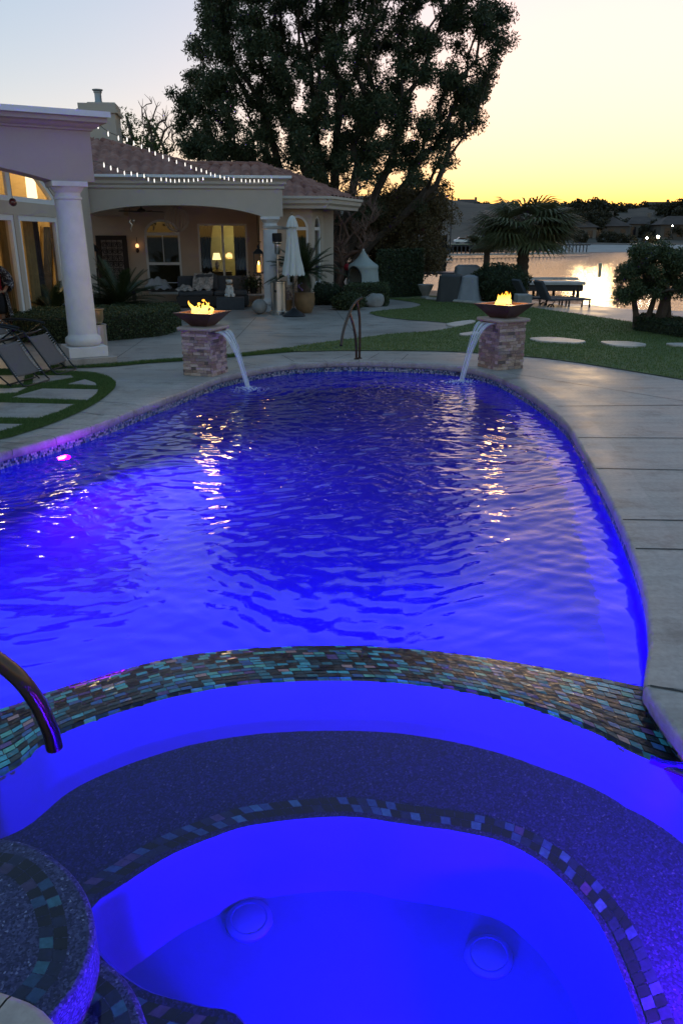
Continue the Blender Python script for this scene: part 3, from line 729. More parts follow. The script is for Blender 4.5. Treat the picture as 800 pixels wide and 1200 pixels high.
for (fx_, fy_), tg in zip(fans, grp):
    if not tg: continue
    dy = rg.uniform(-.9, .9); b0 = Vector((ctr.x+rg.uniform(-.4, .4), 31.5+dy*.4, 0)); fk = Q(fx_, fy_+rg.uniform(0, 40), 31.5+dy)
    q = skeleton(b0, fk, tg, .15, rg, 1.0, 0, .10, .014, .58, kept); kt.add(q.v, q.f)
kt.build('trunk', M['bark'], bt, True, world=True)
pts = clump_points([(c, r) for c, r in bc if rg.random() > .15]+[(p+Vector((0, 0, -.1)), .34) for p, r_ in kept if p.z > 4.6 and r_ < .12 and rg.random() < .55], 1450, rg, .62); V, Fq = leaf_quads(pts, .15, .045, rg, .7)
np_mesh('crown', V-np.array(bt.location), Fq, M['leaf_big'], bt)
# lower olive-brown evergreen to the right of the big one
ol = [(400, 262), (425, 240), (455, 226), (500, 222), (526, 232), (528, 262), (510, 288), (522, 306), (500, 322), (440, 322), (405, 300)]
oc = poly_clumps(ol, 33.0, 2.2, 190, .55, rg)
tree('olive brown bushy evergreen under the right side of the huge tree', 'tree', Vector((2.6, 33.5, 0)), Vector((2.5, 33.5, 1.2)), oc, .22, M['leaf_olive'], .13, .05, 1000, rg, hang=.3)
# green tree and bare tree left, behind the roof
gc = poly_clumps([(138, 150), (150, 132), (172, 134), (190, 150), (198, 172), (190, 190), (140, 190)], 36, 1.2, 30, .5, rg)
tree('fresh green tree seen above the tiled roof beside the chimney', 'tree', Vector((Q(165, 180, 36).x, 36, 0)), Q(165, 215, 36), gc, .2, M['leaf_spring'], .12, .06, 380, rg)
def bare_tree(label, base, fork, poly, Y, depth, n, r0, m, rng, sub=0, kmin=.008, bias=.5):
    cl = poly_clumps(poly, Y, depth, n, .3, rng); t = thing('bare_tree', label, 'tree', base)
    tg = [c for c, _ in cl]
    skeleton(base, fork, tg, r0, rng, bias, 0, .10, kmin).build('trunk', m, t, True, world=True)
    tw = MB()
    for c in tg:
        for k in range(sub):
            d = Vector(rng.normal(0, 1, 3)); d.z = abs(d.z)+.6; d.normalize(); e = c+d*rng.uniform(.2, .5)
            tw.tube([c, c.lerp(e, .5)+Vector(rng.normal(0, .03, 3)), e], [kmin, kmin*.8, kmin*.4], 3, False)
    if sub: tw.build('twigs', m, t, True, world=True)
    return t
bare_tree('leafless pale tree above the tiled roof left of the huge tree', Vector((Q(192, 180, 38).x, 38, 0)), Q(192, 190, 38), [(170, 180), (160, 130), (178, 115), (205, 145), (215, 185)], 38, .8, 42, .13, M['bark_red'], rg, 3, .016)
bare_tree('leafless red brown crepe myrtle beside the playhouse', P(396, 349.5), Q(399, 322, P(396, 349.5).y), [(352, 300), (345, 262), (368, 232), (400, 215), (432, 222), (446, 255), (438, 290), (410, 312), (385, 312)], P(396, 349.5).y, 1.0, 110, .12, M['bark_red'], rg, 7, .010, .8)
# trimmed hedges: dense shell of small leaves round a solid core
M['core'] = simple('hedge_core', (.02, .026, .012), .95)
def hedge(label, poly, h, n, m, rng, ln=.045, wd=.028, z0=0, cat='hedge', name='clipped_hedge', rnd=.12, group=None):
    poly = [Vector((p[0], p[1], 0)) for p in poly]; c = sum(poly, Vector())/len(poly); t = thing(name, label, cat, (c.x, c.y, z0), 0, group)
    rel = [p-c for p in poly]; inn = offset(rel, -.05); k = len(rel); mb = MB()
    mb.add([(p.x, p.y, 0) for p in inn]+[(p.x, p.y, h-.05) for p in inn], [tuple(range(k, 2*k))]+[(i, (i+1) % k, k+(i+1) % k, k+i) for i in range(k)])
    mb.build('core', M['core'], t, normals=True)
    P_ = np.array([(p.x, p.y) for p in rel]); per = sum((rel[i]-rel[(i+1) % k]).length for i in range(k))
    ar = abs(sum(rel[i].x*rel[(i+1) % k].y-rel[i].y*rel[(i+1) % k].x for i in range(k)))/2
    ns = int(n*per*h/(per*h+ar)); pts = []
    L = path_len(rel+[rel[0]]); rr = rel+[rel[0]]
    for s_ in rng.uniform(0, L[-1], ns):
        p = along(rr, L, s_); zz = rng.uniform(0, h); q = 1-max(0, (zz-(h-rnd))/rnd)**2*.12/max(.3, p.length)
        pts.append((p.x*q, p.y*q, zz))
    T = []
    lo, hi = P_.min(0), P_.max(0)
    while len(T) < n-ns:
        q = rng.uniform(lo, hi, (4000, 2)); q = q[inside(q[:, 0], q[:, 1], rel)]; T += [(a, b, h-.01+.02*math.sin(a*3)*math.cos(b*2.3)) for a, b in q]
    pts = np.array(pts+T[:n-ns]); pts += rng.normal(0, .018, pts.shape)
    V, Fq = leaf_quads(pts, ln, wd, rng); np_mesh('leaves', V, Fq, m, t); return t
hedge('low curved boxwood hedge in front of the covered patio', [P(20, 401), P(60, 403), P(100, 402), P(150, 398), P(190, 394), P(209, 388), P(212, 383), P(203, 379), P(150, 383), P(90, 386), P(20, 386)], .50, 26000, M['leaf_box'], rg)
hedge('tall square dark hedge right of the playhouse', [P(441, 350), P(494, 347.5), P(493, 344), P(445, 345)], 1.55, 9000, M['leaf_dark'], rg, .09, .05)
hedge('small clipped box hedge below the playhouse', [P(404, 361), P(453, 359), P(455, 355), P(410, 355.5)], .62, 9000, M['leaf_box'], rg, .05, .035)
rb_ = P(575, 350, 0)
def bush(label, c, rx, ry, rz, n, m, rng, ln=.07, wd=.04, cat='bush', name='round_bush', group=None):
    t = thing(name, label, cat, (c[0], c[1], c[2] if len(c) > 2 else 0), 0, group)
    MB().ball((0, 0, rz*.9), 1, 14, 8, (rx*.82, ry*.82, rz*.86)).build('core', M['core'], t, True)
    v = rng.normal(size=(n, 3)); v /= np.linalg.norm(v, axis=1)[:, None]
    lump = 1+.10*np.sin(v[:, 0]*7+1)*np.sin(v[:, 2]*6+v[:, 1]*5); v = v*(lump*rng.uniform(.84, 1.04, n))[:, None]*np.array([rx, ry, rz])
    v[:, 2] += rz*.9; v = v[v[:, 2] > -.02]
    V, Fq = leaf_quads(v, ln, wd, rng); np_mesh('leaves', V, Fq, m, t); return t
bush('rounded dark bush behind the right fire bowl', P(583, 353), .98, .8, .62, 9000, M['leaf_dark'], rg)
bush('low dark bushes along the house wall beside the crepe myrtle', P(376, 357), .75, .4, .35, 2500, M['leaf_dark'], rg)
bush('flowering low bush left of the pale boulder', P(408, 363), .5, .35, .25, 1800, M['leaf_box'], rg)
hedge('low dark hedge under the tall shrub at the right edge', [P(742, 388), P(800, 397), P(900, 416), P(900, 405), P(800, 386), P(750, 380)], .28, 9000, M['leaf_dark'], rg)
# multi-stem shrub at the right edge
sb = P(768, 387)
sc_ = poly_clumps([(722, 340), (726, 318), (738, 296), (758, 288), (800, 296), (880, 300), (900, 350), (850, 352), (800, 345), (775, 352), (745, 350), (728, 356)], sb.y, .9, 150, .21, rg)
t = thing('tall_shrub', 'tall spreading shrub on thick dark stems at the right edge of the lawn', 'shrub', sb)
mb = skeleton(sb, sb+Vector((0, 0, .3)), [c for c, _ in sc_], .12, rg, .3, 0, .1, .012)
for dx, lean in ((-.42, -.15), (-.2, .12), (.3, -.1), (.75, .2), (1.1, .1)):
    b0 = sb+Vector((dx, .1, 0)); mb.tube([b0, b0+Vector((lean*.3, 0, .35)), b0+Vector((lean, 0, .75)), b0+Vector((lean*1.8, 0, 1.15))], [.085, .07, .055, .03], 8)
mb.build('trunk', M['bark'], t, True, world=True)
pts = clump_points(sc_, 10500, rg, .8); V, Fq = leaf_quads(pts, .055, .03, rg); np_mesh('crown', V-np.array(sb), Fq, M['leaf_box'], t)
# ------------------------------------------------------------------ palms
def fan_palm(label, base, h, Rc, nf, rng, sc_=1.0, tr=.2, group=None):
    t = thing('fan_palm', label, 'palm tree', base, 0, group)
    prof = []
    for i in range(24):
        z = h*i/23; prof.append((tr*(1.25-.45*i/23)*(1+.10*((i % 2)*2-1)), z))
    MB().lathe(prof, n=12).build('trunk', M['bark'], t, True)
    V = []; Fq = []
    def tri(a, b, c): n = len(V); V.extend([tuple(a), tuple(b), tuple(c)]); Fq.append((n, n+1, n+2))
    for k in range(nf):
        az = rng.uniform(0, 6.283); el = math.asin(rng.uniform(-.55, .98)); d = Vector((math.cos(az)*math.cos(el), math.sin(az)*math.cos(el), math.sin(el)*(.45 if el > 0 else .9)))
        L = Rc*.5*rng.uniform(.8, 1.15); o_ = Vector((0, 0, h)); tip = o_+d*L+Vector((0, 0, -.12*L*math.cos(el)))
        side = d.cross(Vector((0, 0, 1))).normalized(); nrm = side.cross(d).normalized()
        a = side*.012*sc_; tri(o_-a, o_+a, tip+a*.6); tri(o_-a, tip+a*.6, tip-a*.6)
        nb = 26; FL = Rc*.58*rng.uniform(.85, 1.1)
        for j in range(nb):
            th = (j/(nb-1)-.5)*R(250); dd = d*math.cos(th)+side*math.sin(th); dd = (dd+nrm*.12*math.cos(th*2)).normalized()
            ll_ = FL*(.65+.35*math.cos(th*.6)); dd.z *= .62 if dd.z > 0 else 1; e = tip+dd*ll_+Vector((0, 0, -.16*ll_-.28*ll_*rng.random()*(abs(th)/2)))
            m_ = tip+dd*ll_*.6; wv = dd.cross(nrm).normalized()*.034*sc_
            tri(tip, m_+wv, m_-wv); tri(m_-wv, m_+wv, e)
    np_mesh('fronds', V, Fq, M['leaf_palm'], t); return t
fan_palm('full fan palm with a stout trunk behind the right fire bowl', P(609, 347.5), 2.55, 2.05, 90, rg)
fan_palm('slim fan palm farther away beside the lakeside fence', Vector((Q(570, 300, 38).x, 38, -.2)), 2.0, 1.25, 30, rg, 1.2, .15)
def sago(label, base, z, nf, L, rng, name='sago_palm', up=.35, trunk=.25, parent=None, group=None):
    t = parent or thing(name, label, 'palm', base, 0, group)
    if not parent: MB().lathe([(.16, 0), (.18, .1), (.13, max(z, .2))], n=12).build('trunk', M['bark'], t, True)
    V = []; Fq = []
    for k in range(nf):
        az = rng.uniform(0, 6.283); el = math.asin(rng.uniform(up-.3, .97)); l = L*rng.uniform(.8, 1.1); prev = None
        pts = []
        for i in range(15):
            s = i/14; r_ = l*s*math.cos(el)*(1+.1*s); zz = z+l*s*math.sin(el)-.42*l*s*s*math.cos(el); pts.append(Vector((r_*math.cos(az), r_*math.sin(az), zz)))
        side = Vector((-math.sin(az), math.cos(az), 0))
        for i in range(1, 15):
            p = pts[i]; tdir = (pts[i]-pts[i-1]).normalized(); up_ = side.cross(tdir).normalized()
            for half in (0, .5):
                pp = p.lerp(pts[i-1], half)
                for sg in (-1, 1):
                    s = (i-half)/14; ll_ = L*.20*math.sin(math.pi*min(1, s*.86+.12))**.6; d = (side*sg*.8+tdir*.55+Vector((0, 0, .28))).normalized()
                    w_ = tdir*.017; n = len(V); V.extend([tuple(pp-w_), tuple(pp+w_), tuple(pp+d*ll_)]); Fq.append((n, n+1, n+2))
        for i in range(14):
            a, b = pts[i], pts[i+1]; w_ = side*.008; n = len(V); V.extend([tuple(a-w_), tuple(a+w_), tuple(b)]); Fq.append((n, n+1, n+2))
    np_mesh('fronds', V, Fq, M['leaf_sago'], t); return t
sago('large sago palm behind the low curved hedge', P(143, 379), .42, 75, 1.3, rg)
sago('smaller sago palm left of the round column', P(66, 383), .30, 44, .95, rg)
# ------------------------------------------------------------------ stone pillars, fire bowls, falling water
STONE = [(0, (.38, .23, .175)), (.2, (.50, .34, .26)), (.4, (.30, .19, .155)), (.6, (.58, .43, .35)), (.8, (.34, .25, .22)), (.92, (.16, .11, .10))]
M['stone'] = islandmat('stacked_travertine', STONE, .75, .8, 40)
M['cap'] = simple('sandstone_cap', (.42, .31, .24), .7, var=.12, scale=5, bump=.3)
M['mortar'] = simple('mortar', (.14, .10, .09), .9)
M['copper'] = simple('aged_copper_bowl', (.13, .065, .048), .42, .55, var=.3, scale=9, bump=.2)
M['copper_lip'] = simple('copper_rim', (.30, .16, .10), .3, .8, var=.2)
def mk_fall():
    t = NT('falling_water'); v = t.coords((26, 1.2, 26), kind='UV'); u = t.n('TexCoord'); mp = t.n('Mapping'); mp.inputs['Scale'].default_value = (1, .05, 1)
    t.l(u.outputs['UV'], mp.inputs[0]); n1 = t.noise(mp.outputs[0], 14, 3, .6)
    f = t.ramp(n1, [(.40, (.10,)*3), (.56, (.75,)*3), (.66, (1,)*3)])
    tr = t.n('BsdfTransparent'); tr.inputs[0].default_value = (.92, .93, .95, 1)
    p = t.n('BsdfPrincipled'); p.inputs['Base Color'].default_value = (.85, .86, .88, 1); p.inputs['Roughness'].default_value = .12
    p.inputs['Normal'].default_value = (0, 0, 0); t.l(t.bump(n1, .8, .02), p.inputs['Normal'])
    mx = t.n('MixShader'); t.l(f, mx.inputs[0]); t.l(tr.outputs[0], mx.inputs[1]); t.l(p.outputs[0], mx.inputs[2]); t.l(mx.outputs[0], t.out.inputs[0]); return t.m
M['fall'] = mk_fall()
M['foam'] = simple('white_foam', (.75, .76, .8), .3)
def flame_mat():
    t = NT('gas_flame'); c = t.n('TexCoord'); sx = t.n('SeparateXYZ'); t.l(c.outputs['Object'], sx.inputs[0])
    mr = t.n('MapRange'); mr.inputs[1].default_value = 0; mr.inputs[2].default_value = .22; t.l(sx.outputs[2], mr.inputs[0])
    col = t.ramp(mr.outputs[0], [(0, (1, .45, .06)), (.35, (1, .62, .10)), (.75, (1, .42, .04)), (1, (1, .25, .02))])
    e = t.n('Emission'); e.inputs[1].default_value = .75; t.l(col, e.inputs[0])
    lw = t.n('LayerWeight'); lw.inputs[0].default_value = .42; tr = t.n('BsdfTransparent'); mx = t.n('MixShader')
    n1 = t.noise(t.coords(), 30, 2, .5); ad = t.n('Math', operation='MULTIPLY_ADD'); t.l(n1, ad.inputs[0]); ad.inputs[1].default_value = .5; t.l(lw.outputs['Facing'], ad.inputs[2])
    f = t.ramp(ad.outputs[0], [(.55, (0,)*3), (.95, (1,)*3)]); t.l(f, mx.inputs[0])
    t.l(e.outputs[0], mx.inputs[1]); t.l(tr.outputs[0], mx.inputs[2]); t.l(mx.outputs[0], t.out.inputs[0]); return t.m
M['flame'] = flame_mat()
M['fireglass'] = simple('fire_glass', (.55, .5, .48), .1, 0, var=.3, scale=20, Transmission_Weight=.3)
def pillar(cx, cy, rot, S, H, side, label):
    t = thing('stone_pillar', label, 'pillar', (cx, cy, 0), rot, 'stone pillars pouring water into the pool')
    h = H-.055; hs = S/2-.012; rr = random.Random(int(cx*100)); mb = MB()
    MB().box((-hs+.012, -hs+.012, 0), (hs-.012, hs-.012, h)).build('core', M['mortar'], t)
    nz = 15; dz = h/nz
    for face in range(4):
        Mx = Matrix.Rotation(R(90)*face, 4, 'Z')
        for k in range(nz):
            x = -hs-(.01 if (k+face) % 2 else 0); end = hs+(.01 if (k+face) % 2 == 0 else 0)
            while x < end-.005:
                L = min(rr.uniform(.05, .17), end-x); L = L if end-x-L > .035 else end-x; pr = rr.uniform(0, .014)
                z0, z1 = k*dz+.0015, (k+1)*dz-.0015
                mb.box((x+.0015, -hs-pr-.004, z0), (x+L-.0015, -hs+.02, z1), Mx); x += L
    mb.build('stone_cladding', M['stone'], t, bevel=.003)
    c = MB(); pc = S/2+.045
    c.box((-pc, -pc, h), (pc, pc, H)); c.build('cap', M['cap'], t, bevel=.022)
    sp = MB(); x0 = side*(S/2-.02); x1 = side*(S/2+.055)
    sp.box((min(x0, x1), -.155, h-.028), (max(x0, x1), .155, h-.020)); sp.box((min(x0, x1), -.158, h-.028), (max(x0, x1), -.152, h-.004)); sp.box((min(x0, x1), .152, h-.028), (max(x0, x1), .158, h-.004))
    sp.build('spout', M['steel'], t)
    # falling sheet
    lpt = (lp if side > 0 else rp); c_, s_ = math.cos(-rot), math.sin(-rot); dx, dy = lpt.x-cx, lpt.y-cy; lx, ly = dx*c_-dy*s_, dx*s_+dy*c_
    me = MB(); nu, nv = 36, 26; z0 = h-.014; uv = []
    for j in range(nv+1):
        s = j/nv; z = z0+(ZP-z0)*(s**1.9); px_ = x1+(lx-x1)*(s**.92); wd = .145*(1-s)**1.3+.05; cy_ = ly*s
        for i in range(nu+1):
            a = i/nu*2-1; rip = .008*math.sin(a*14+s*3)+.006*math.sin(a*31+2-s*5)
            me.v.append((px_+rip*side*(.4+s)-side*.035*(1-a*a)*s*0, cy_+a*wd, z+rip*.6+.02*(1-abs(a))*0)); uv.append((i/nu, s))
    for j in range(nv):
        for i in range(nu): q = j*(nu+1)+i; me.f.append((q, q+1, q+nu+2, q+nu+1))
    o = me.build('falling_water', M['fall'], t, True); ul = o.data.uv_layers.new(name='uv')
    for lo_ in o.data.loops: ul.data[lo_.index].uv = uv[lo_.vertex_index]
    fo = MB(); r2 = random.Random(5)
    for k in range(220):
        a = r2.uniform(0, 6.28); d = abs(r2.gauss(0, .13)); q = r2.uniform(.003, .010)
        fo.ball((lx+math.cos(a)*d*1.3, ly+math.sin(a)*d, ZP+r2.uniform(0, .05)*max(0, 1-d*5)), q, 5, 4)
    o = fo.build('splash', M['foam'], t, True); o['kind'] = 'stuff'
    return t
def fire_bowl(cx, cy, rot, H, W0, W1, hh, label, seed):
    t = thing('fire_bowl', label, 'fire bowl', (cx, cy, H), rot, 'copper fire bowls burning on the pillars')
    mb = MB(); a, b = W1/2, W0/2; th = .018
    def sq(s, z): return [(-s, -s, z), (s, -s, z), (s, s, z), (-s, s, z)]
    rings = [sq(a, 0), sq(b, hh), sq(b+.012, hh+.004), sq(b+.012, hh+.016), sq(b-.05, hh+.016), sq(b-.055, hh-.03), sq(.02, hh-.035)]
    mb.v = [p for r_ in rings for p in r_]
    mb.f = [(3, 2, 1, 0)]+[(i*4+j, i*4+(j+1) % 4, i*4+4+(j+1) % 4, i*4+4+j) for i in range(len(rings)-1) for j in range(4)]+[(24, 25, 26, 27)]
    mb.build('bowl', M['copper'], t, bevel=.004)
    r2 = random.Random(seed); g = MB()
    for k in range(170):
        a_ = r2.uniform(0, 6.28); d = (W0/2-.07)*.45*math.sqrt(r2.random()); s = r2.uniform(.010, .02)
        g.ball((d*math.cos(a_)*1.1, d*math.sin(a_), hh-.02+(.05*(1-d/(W0*.3)))*r2.random()), s, 5, 3, (1, .8, .8))
    o = g.build('fire_glass', M['fireglass'], t)
    fl = MB()
    for k in range(15):
        x = r2.uniform(-.17, .17); y = r2.uniform(-.08, .08); L = r2.uniform(.08, .19)*(1 if k else 1.2); ln = r2.uniform(-.4, .4)
        pts = []; rs = []
        for i in range(9):
            s = i/8; pts.append((x+ln*L*s+.02*math.sin(s*7+k), y+.012*math.cos(s*6+k), hh-.01+L*s)); rs.append(max(.0015, .034*math.sin(math.pi*min(1, .15+s*.87))**.8*(1-s*.55)))
        fl.tube(pts, rs, 8)
    for x, z in ((.03, .27), (-.05, .22)):
        fl.ball((x, 0, z+hh-.09), .02, 8, 6, (1.3, .6, .9))
    fl.off = None; o = fl.build('flame', M['flame'], t, True)
    for v in o.data.vertices: v.co.z -= hh-.02
    o.location.z = hh-.02
    l = bpy.data.lights.new('flame_glow', 'POINT'); l.energy = 5; l.color = (1, .55, .2); l.shadow_soft_size = .17
    lo = bpy.data.objects.new('flame_glow', l); COL.objects.link(lo); lo.parent = t; lo.location = (0, 0, hh+.14)
    return t
S = .50; nc = P(249, 442); a = R(20); cL = (nc.x+(-S*math.cos(a)+S*math.sin(a))/2, nc.y+(S*math.sin(a)+S*math.cos(a))/2)
HLp = Q(249, 388, nc.y).z+.045
pillar(cL[0], cL[1], -a, S, HLp, 1, 'left stone pillar by the steel cylinder, water pouring to the right')
fire_bowl(cL[0], cL[1], -a, HLp, .62, .26, .19, 'copper fire bowl burning on the left pillar, nearer the house', 3)
S = .52; nc = P(582, 434.5); a = R(27); cR = (nc.x+(S*math.cos(a)-S*math.sin(a))/2, nc.y+(S*math.sin(a)+S*math.cos(a))/2)
HRp = Q(582, 378, nc.y).z+.045
pillar(cR[0], cR[1], a, S, HRp, -1, 'right stone pillar at the edge of the lawn, water pouring to the left')
fire_bowl(cR[0], cR[1], a+R(18), HRp, .66, .30, .20, 'copper fire bowl burning on the right pillar, before the lake', 8)
# ------------------------------------------------------------------ bronze grab rails
M['bronze'] = simple('dark_bronze_tube', (.10, .065, .05), .25, .9, var=.1, bump=.03)
rb = P(418, 421); t = thing('grab_rail', 'curved bronze grab rail standing at the far end of the pool', 'hand rail', rb, 0, 'bronze grab rails')
Yr = rb.y
def rl(px, py, dY=0): return Q(px, py, Yr+dY)-rb
arc = spline([rl(424.5, 349, .12), rl(419, 352, .08), rl(412, 361, 0), rl(406.5, 374, -.12), rl(402, 389, -.28), rl(399.5, 405, -.45)], .05)
MB().tube(arc, .024, 12).build('rail', M['bronze'], t, True)
MB().tube(spline([rl(418.5, 354, .06), rl(421, 372, .08), rl(421.5, 395, .08), rl(421, 419, .08)], .08), .022, 10).build('post', M['bronze'], t, True)
MB().tube(spline([rl(410, 368, -.05), rl(414.5, 384, -.04), rl(417, 402, -.02), rl(417.5, 421, 0)], .08), .022, 10).build('post', M['bronze'], t, True)
q = rl(417.5, 421, 0); q2 = rl(421, 419.5, .08)
MB().lathe([(.045, 0), (.045, .012), (.026, .02)], (q.x, q.y, 0), 16).build('base_flange', M['bronze'], t, True)
MB().lathe([(.045, 0), (.045, .012), (.026, .02)], (q2.x, q2.y, 0), 16).build('base_flange', M['bronze'], t, True)
def TP(px, py, t_): return Vector((0, 0, CH))+ray(px, py)*t_
e0 = [TP(64, 876, 2.49), TP(60, 858, 2.46), TP(53, 841, 2.43), TP(46, 826, 2.41), TP(36, 811, 2.38), TP(22, 794, 2.35), TP(0, 776, 2.32), TP(-40, 752, 2.26), TP(-90, 742, 2.18), TP(-150, 755, 2.08)]
bs = Vector((-1.75, 1.35, 0)); t = thing('grab_rail', 'large curved bronze grab rail reaching over the spa from the left', 'hand rail', bs, 0, 'bronze grab rails')
MB().tube(spline([p-bs for p in e0], .04), .0265, 16).build('rail', M['bronze'], t, True)
MB().tube(spline([e0[-1]-bs, Vector((.02, .0, .55)), Vector((0, 0, 0))], .1), .0265, 14).build('post', M['bronze'], t, True)
MB().tube(spline([e0[-3]-bs, Vector((.2, .12, .4)), Vector((.12, .05, 0))], .1), .0265, 14).build('post', M['bronze'], t, True)
MB().lathe([(.055, 0), (.055, .012), (.03, .02)], (0, 0, 0), 20).build('base_flange', M['bronze'], t, True)
MB().lathe([(.055, 0), (.055, .012), (.03, .02)], (.12, .05, 0), 20).build('base_flange', M['bronze'], t, True)
# ------------------------------------------------------------------ house
M['stucco'] = simple('house_stucco', (.50, .415, .335), .85, var=.06, scale=1.5, bump=.35, bscale=90)
M['stucco_dark'] = simple('patio_stucco', (.54, .42, .33), .85, var=.06, scale=1.5, bump=.35, bscale=90)
M['stucco_skylit'] = simple('pavilion_stucco', (.42, .34, .30), .85, var=.05, scale=1.5, bump=.35, bscale=90)  # darker, cooler copy of house stucco with blue skylight put into its colour
M['white'] = simple('white_paint', (.72, .71, .70), .5, var=.04, bump=.05)
M['white_col'] = simple('white_column_plaster', (.66, .63, .62), .7, var=.10, scale=3, bump=.4, bscale=45)
M['trim'] = simple('cornice_plaster', (.54, .465, .39), .7, var=.05, scale=2, bump=.1)
M['roof'] = NT('clay_roof_tiles').m if False else None
def mk_roof():
    t = NT('clay_roof_tiles'); v = t.coords(); n1 = t.noise(v, 3.2, 3, .6); n2 = t.noise(v, 25, 3)
    c = t.ramp(n1, [(.25, (.15, .055, .042)), (.5, (.29, .125, .09)), (.75, (.40, .20, .15))]); t.prin(c, .8, 0, t.bump(n2, .3, .01)); return t.m
M['roof'] = mk_roof()
M['flue'] = simple('galvanised_flue', (.35, .34, .33), .45, .7)
M['black'] = simple('black_metal', (.02, .02, .022), .5, .3)
M['iron'] = simple('wrought_iron', (.035, .022, .018), .6, .4)
M['wood_dark'] = simple('dark_wood', (.045, .03, .022), .6, var=.3)
def mk_glass(name, tint, refl=.25):
    t = NT(name); tr = t.n('BsdfTransparent'); tr.inputs[0].default_value = (*tint, 1); gl = t.n('BsdfGlossy'); gl.inputs['Roughness'].default_value = .02
    gl.inputs[0].default_value = (.9, .9, .9, 1); lw = t.n('LayerWeight'); lw.inputs[0].default_value = .5; m1 = t.n('Math', operation='POWER'); t.l(lw.outputs['Facing'], m1.inputs[0]); m1.inputs[1].default_value = 4
    m2 = t.n('Math', operation='MULTIPLY_ADD'); t.l(m1.outputs[0], m2.inputs[0]); m2.inputs[1].default_value = refl; m2.inputs[2].default_value = refl*.35
    mx = t.n('MixShader'); t.l(m2.outputs[0], mx.inputs[0])
    t.l(tr.outputs[0], mx.inputs[1]); t.l(gl.outputs[0], mx.inputs[2]); t.l(mx.outputs[0], t.out.inputs[0]); return t.m
M['pane'] = mk_glass('window_pane', (.75, .8, .78))
M['pane_clear'] = mk_glass('clear_pane', (.92, .92, .9), .15)
def arch_pts(x0, x1, zs, zt, n=14):            # semi-elliptic top from (x1,zs) over to (x0,zs)
    c = (x0+x1)/2; r = (x1-x0)/2
    return [(c+r*math.cos(math.pi*i/n), zs+(zt-zs)*math.sin(math.pi*i/n)) for i in range(n+1)]
def window_shape(x0, x1, z0, zs, zt=None):
    return [(x0, z0), (x1, z0)]+(arch_pts(x0, x1, zs, zt) if zt else [(x1, zs), (x0, zs)])
def shrink(poly, d):
    n = len(poly); cx = sum(p[0] for p in poly)/n; out_ = []
    for i in range(n):
        a, b, c = poly[i-1], poly[i], poly[(i+1) % n]
        e1 = Vector((b[0]-a[0], b[1]-a[1])); e2 = Vector((c[0]-b[0], c[1]-b[1]))
        if e1.length < 1e-6: e1 = e2
        if e2.length < 1e-6: e2 = e1
        e1.normalize(); e2.normalize(); n1 = Vector((-e1.y, e1.x)); n2 = Vector((-e2.y, e2.x)); nn = n1+n2; k = nn.length_squared
        nn = nn*(2/k) if k > .3 else n1; out_.append((b[0]+nn.x*d, b[1]+nn.y*d))
    return out_
def window(parent, shape, y, fw, bars, m=None, pane=None, label=None, dp=.06):
    fr = MB(); inn = shrink(shape, fw); fr.prism(shape, [inn], y-.02, y+dp)
    for b in bars: fr.box((b[0], y-.008, b[2]), (b[1], y+dp-.012, b[3]))
    o = fr.build('window', m or M['white'], parent, normals=True)
    if label: o['label'] = label
    pg = MB(); pg.sheet(shrink(shape, fw-.004)); pg.v = [(a_, y+.02, b_) for a_, b_, _ in pg.v]; pg.build('pane', pane or M['pane'], o)
    return o
HF = Frame(-2.05, 22.4, R(7))
house = thing('house', 'single storey stucco house with tiled hip roof and arched covered patio', 'house', HF.o, HF.r)
h = HF.hit
BK = 4.1
x_l = h(96, 250, 0)[0]-1.2; x_r = h(331, 235, 0)[0]; z_ct = h(225, 207, 0)[1]; z_cb = h(225, 221.5, 0)[1]
z_cap = h(317, 254, .2)[1]; za = h(225, 240.5, 0)[1]
xa0, xa1 = h(96, 253, 0)[0], h(308, 253, 0)[0]
# front beam with a flat elliptical arch
ar = []
for i in range(25):
    s = i/24; xx = xa1+(xa0-xa1)*s; ar.append((xx, z_cap+(za-z_cap)*(1-abs(2*s-1)**2.6)))
beam = [(x_l, z_cb), (x_l, z_cap), (xa0-.02, z_cap)]+ar[::-1]+[(xa1+.02, z_cap), (x_r, z_cap), (x_r, z_cb)]
MB().prism(beam, [], 0, .45).build('arched_beam', M['stucco'], house, normals=True)
cn = MB(); prof_c = [(0, z_cb), (-.05, z_cb+.02), (-.05, z_cb+.08), (-.11, z_cb+.13), (-.11, z_cb+.19), (-.20, z_cb+.27), (-.22, z_cb+.29), (-.22, z_ct), (.5, z_ct)]
k = len(prof_c); xr2 = x_r
for i in range(k-1):
    (d0, q0), (d1, q1) = prof_c[i], prof_c[i+1]
    cn.add([(x_l, d0, q0), (xr2-min(0, d0), d0, q0), (xr2-min(0, d1), d1, q1), (x_l, d1, q1)], [(0, 1, 2, 3)])
    cn.add([(xr2-min(0, d0), d0, q0), (xr2-min(0, d0), .5, q0), (xr2-min(0, d1), .5, q1), (xr2-min(0, d1), d1, q1)], [(0, 1, 2, 3)])
cn.build('cornice', M['trim'], house)
gt = MB(); gt.box((x_l, -.245, z_ct-.035), (xr2+.245, -.222, z_ct+.03)); gt.box((xr2+.222, -.222, z_ct-.035), (xr2+.245, .5, z_ct+.03)); gt.build('gutter', M['white'], house)
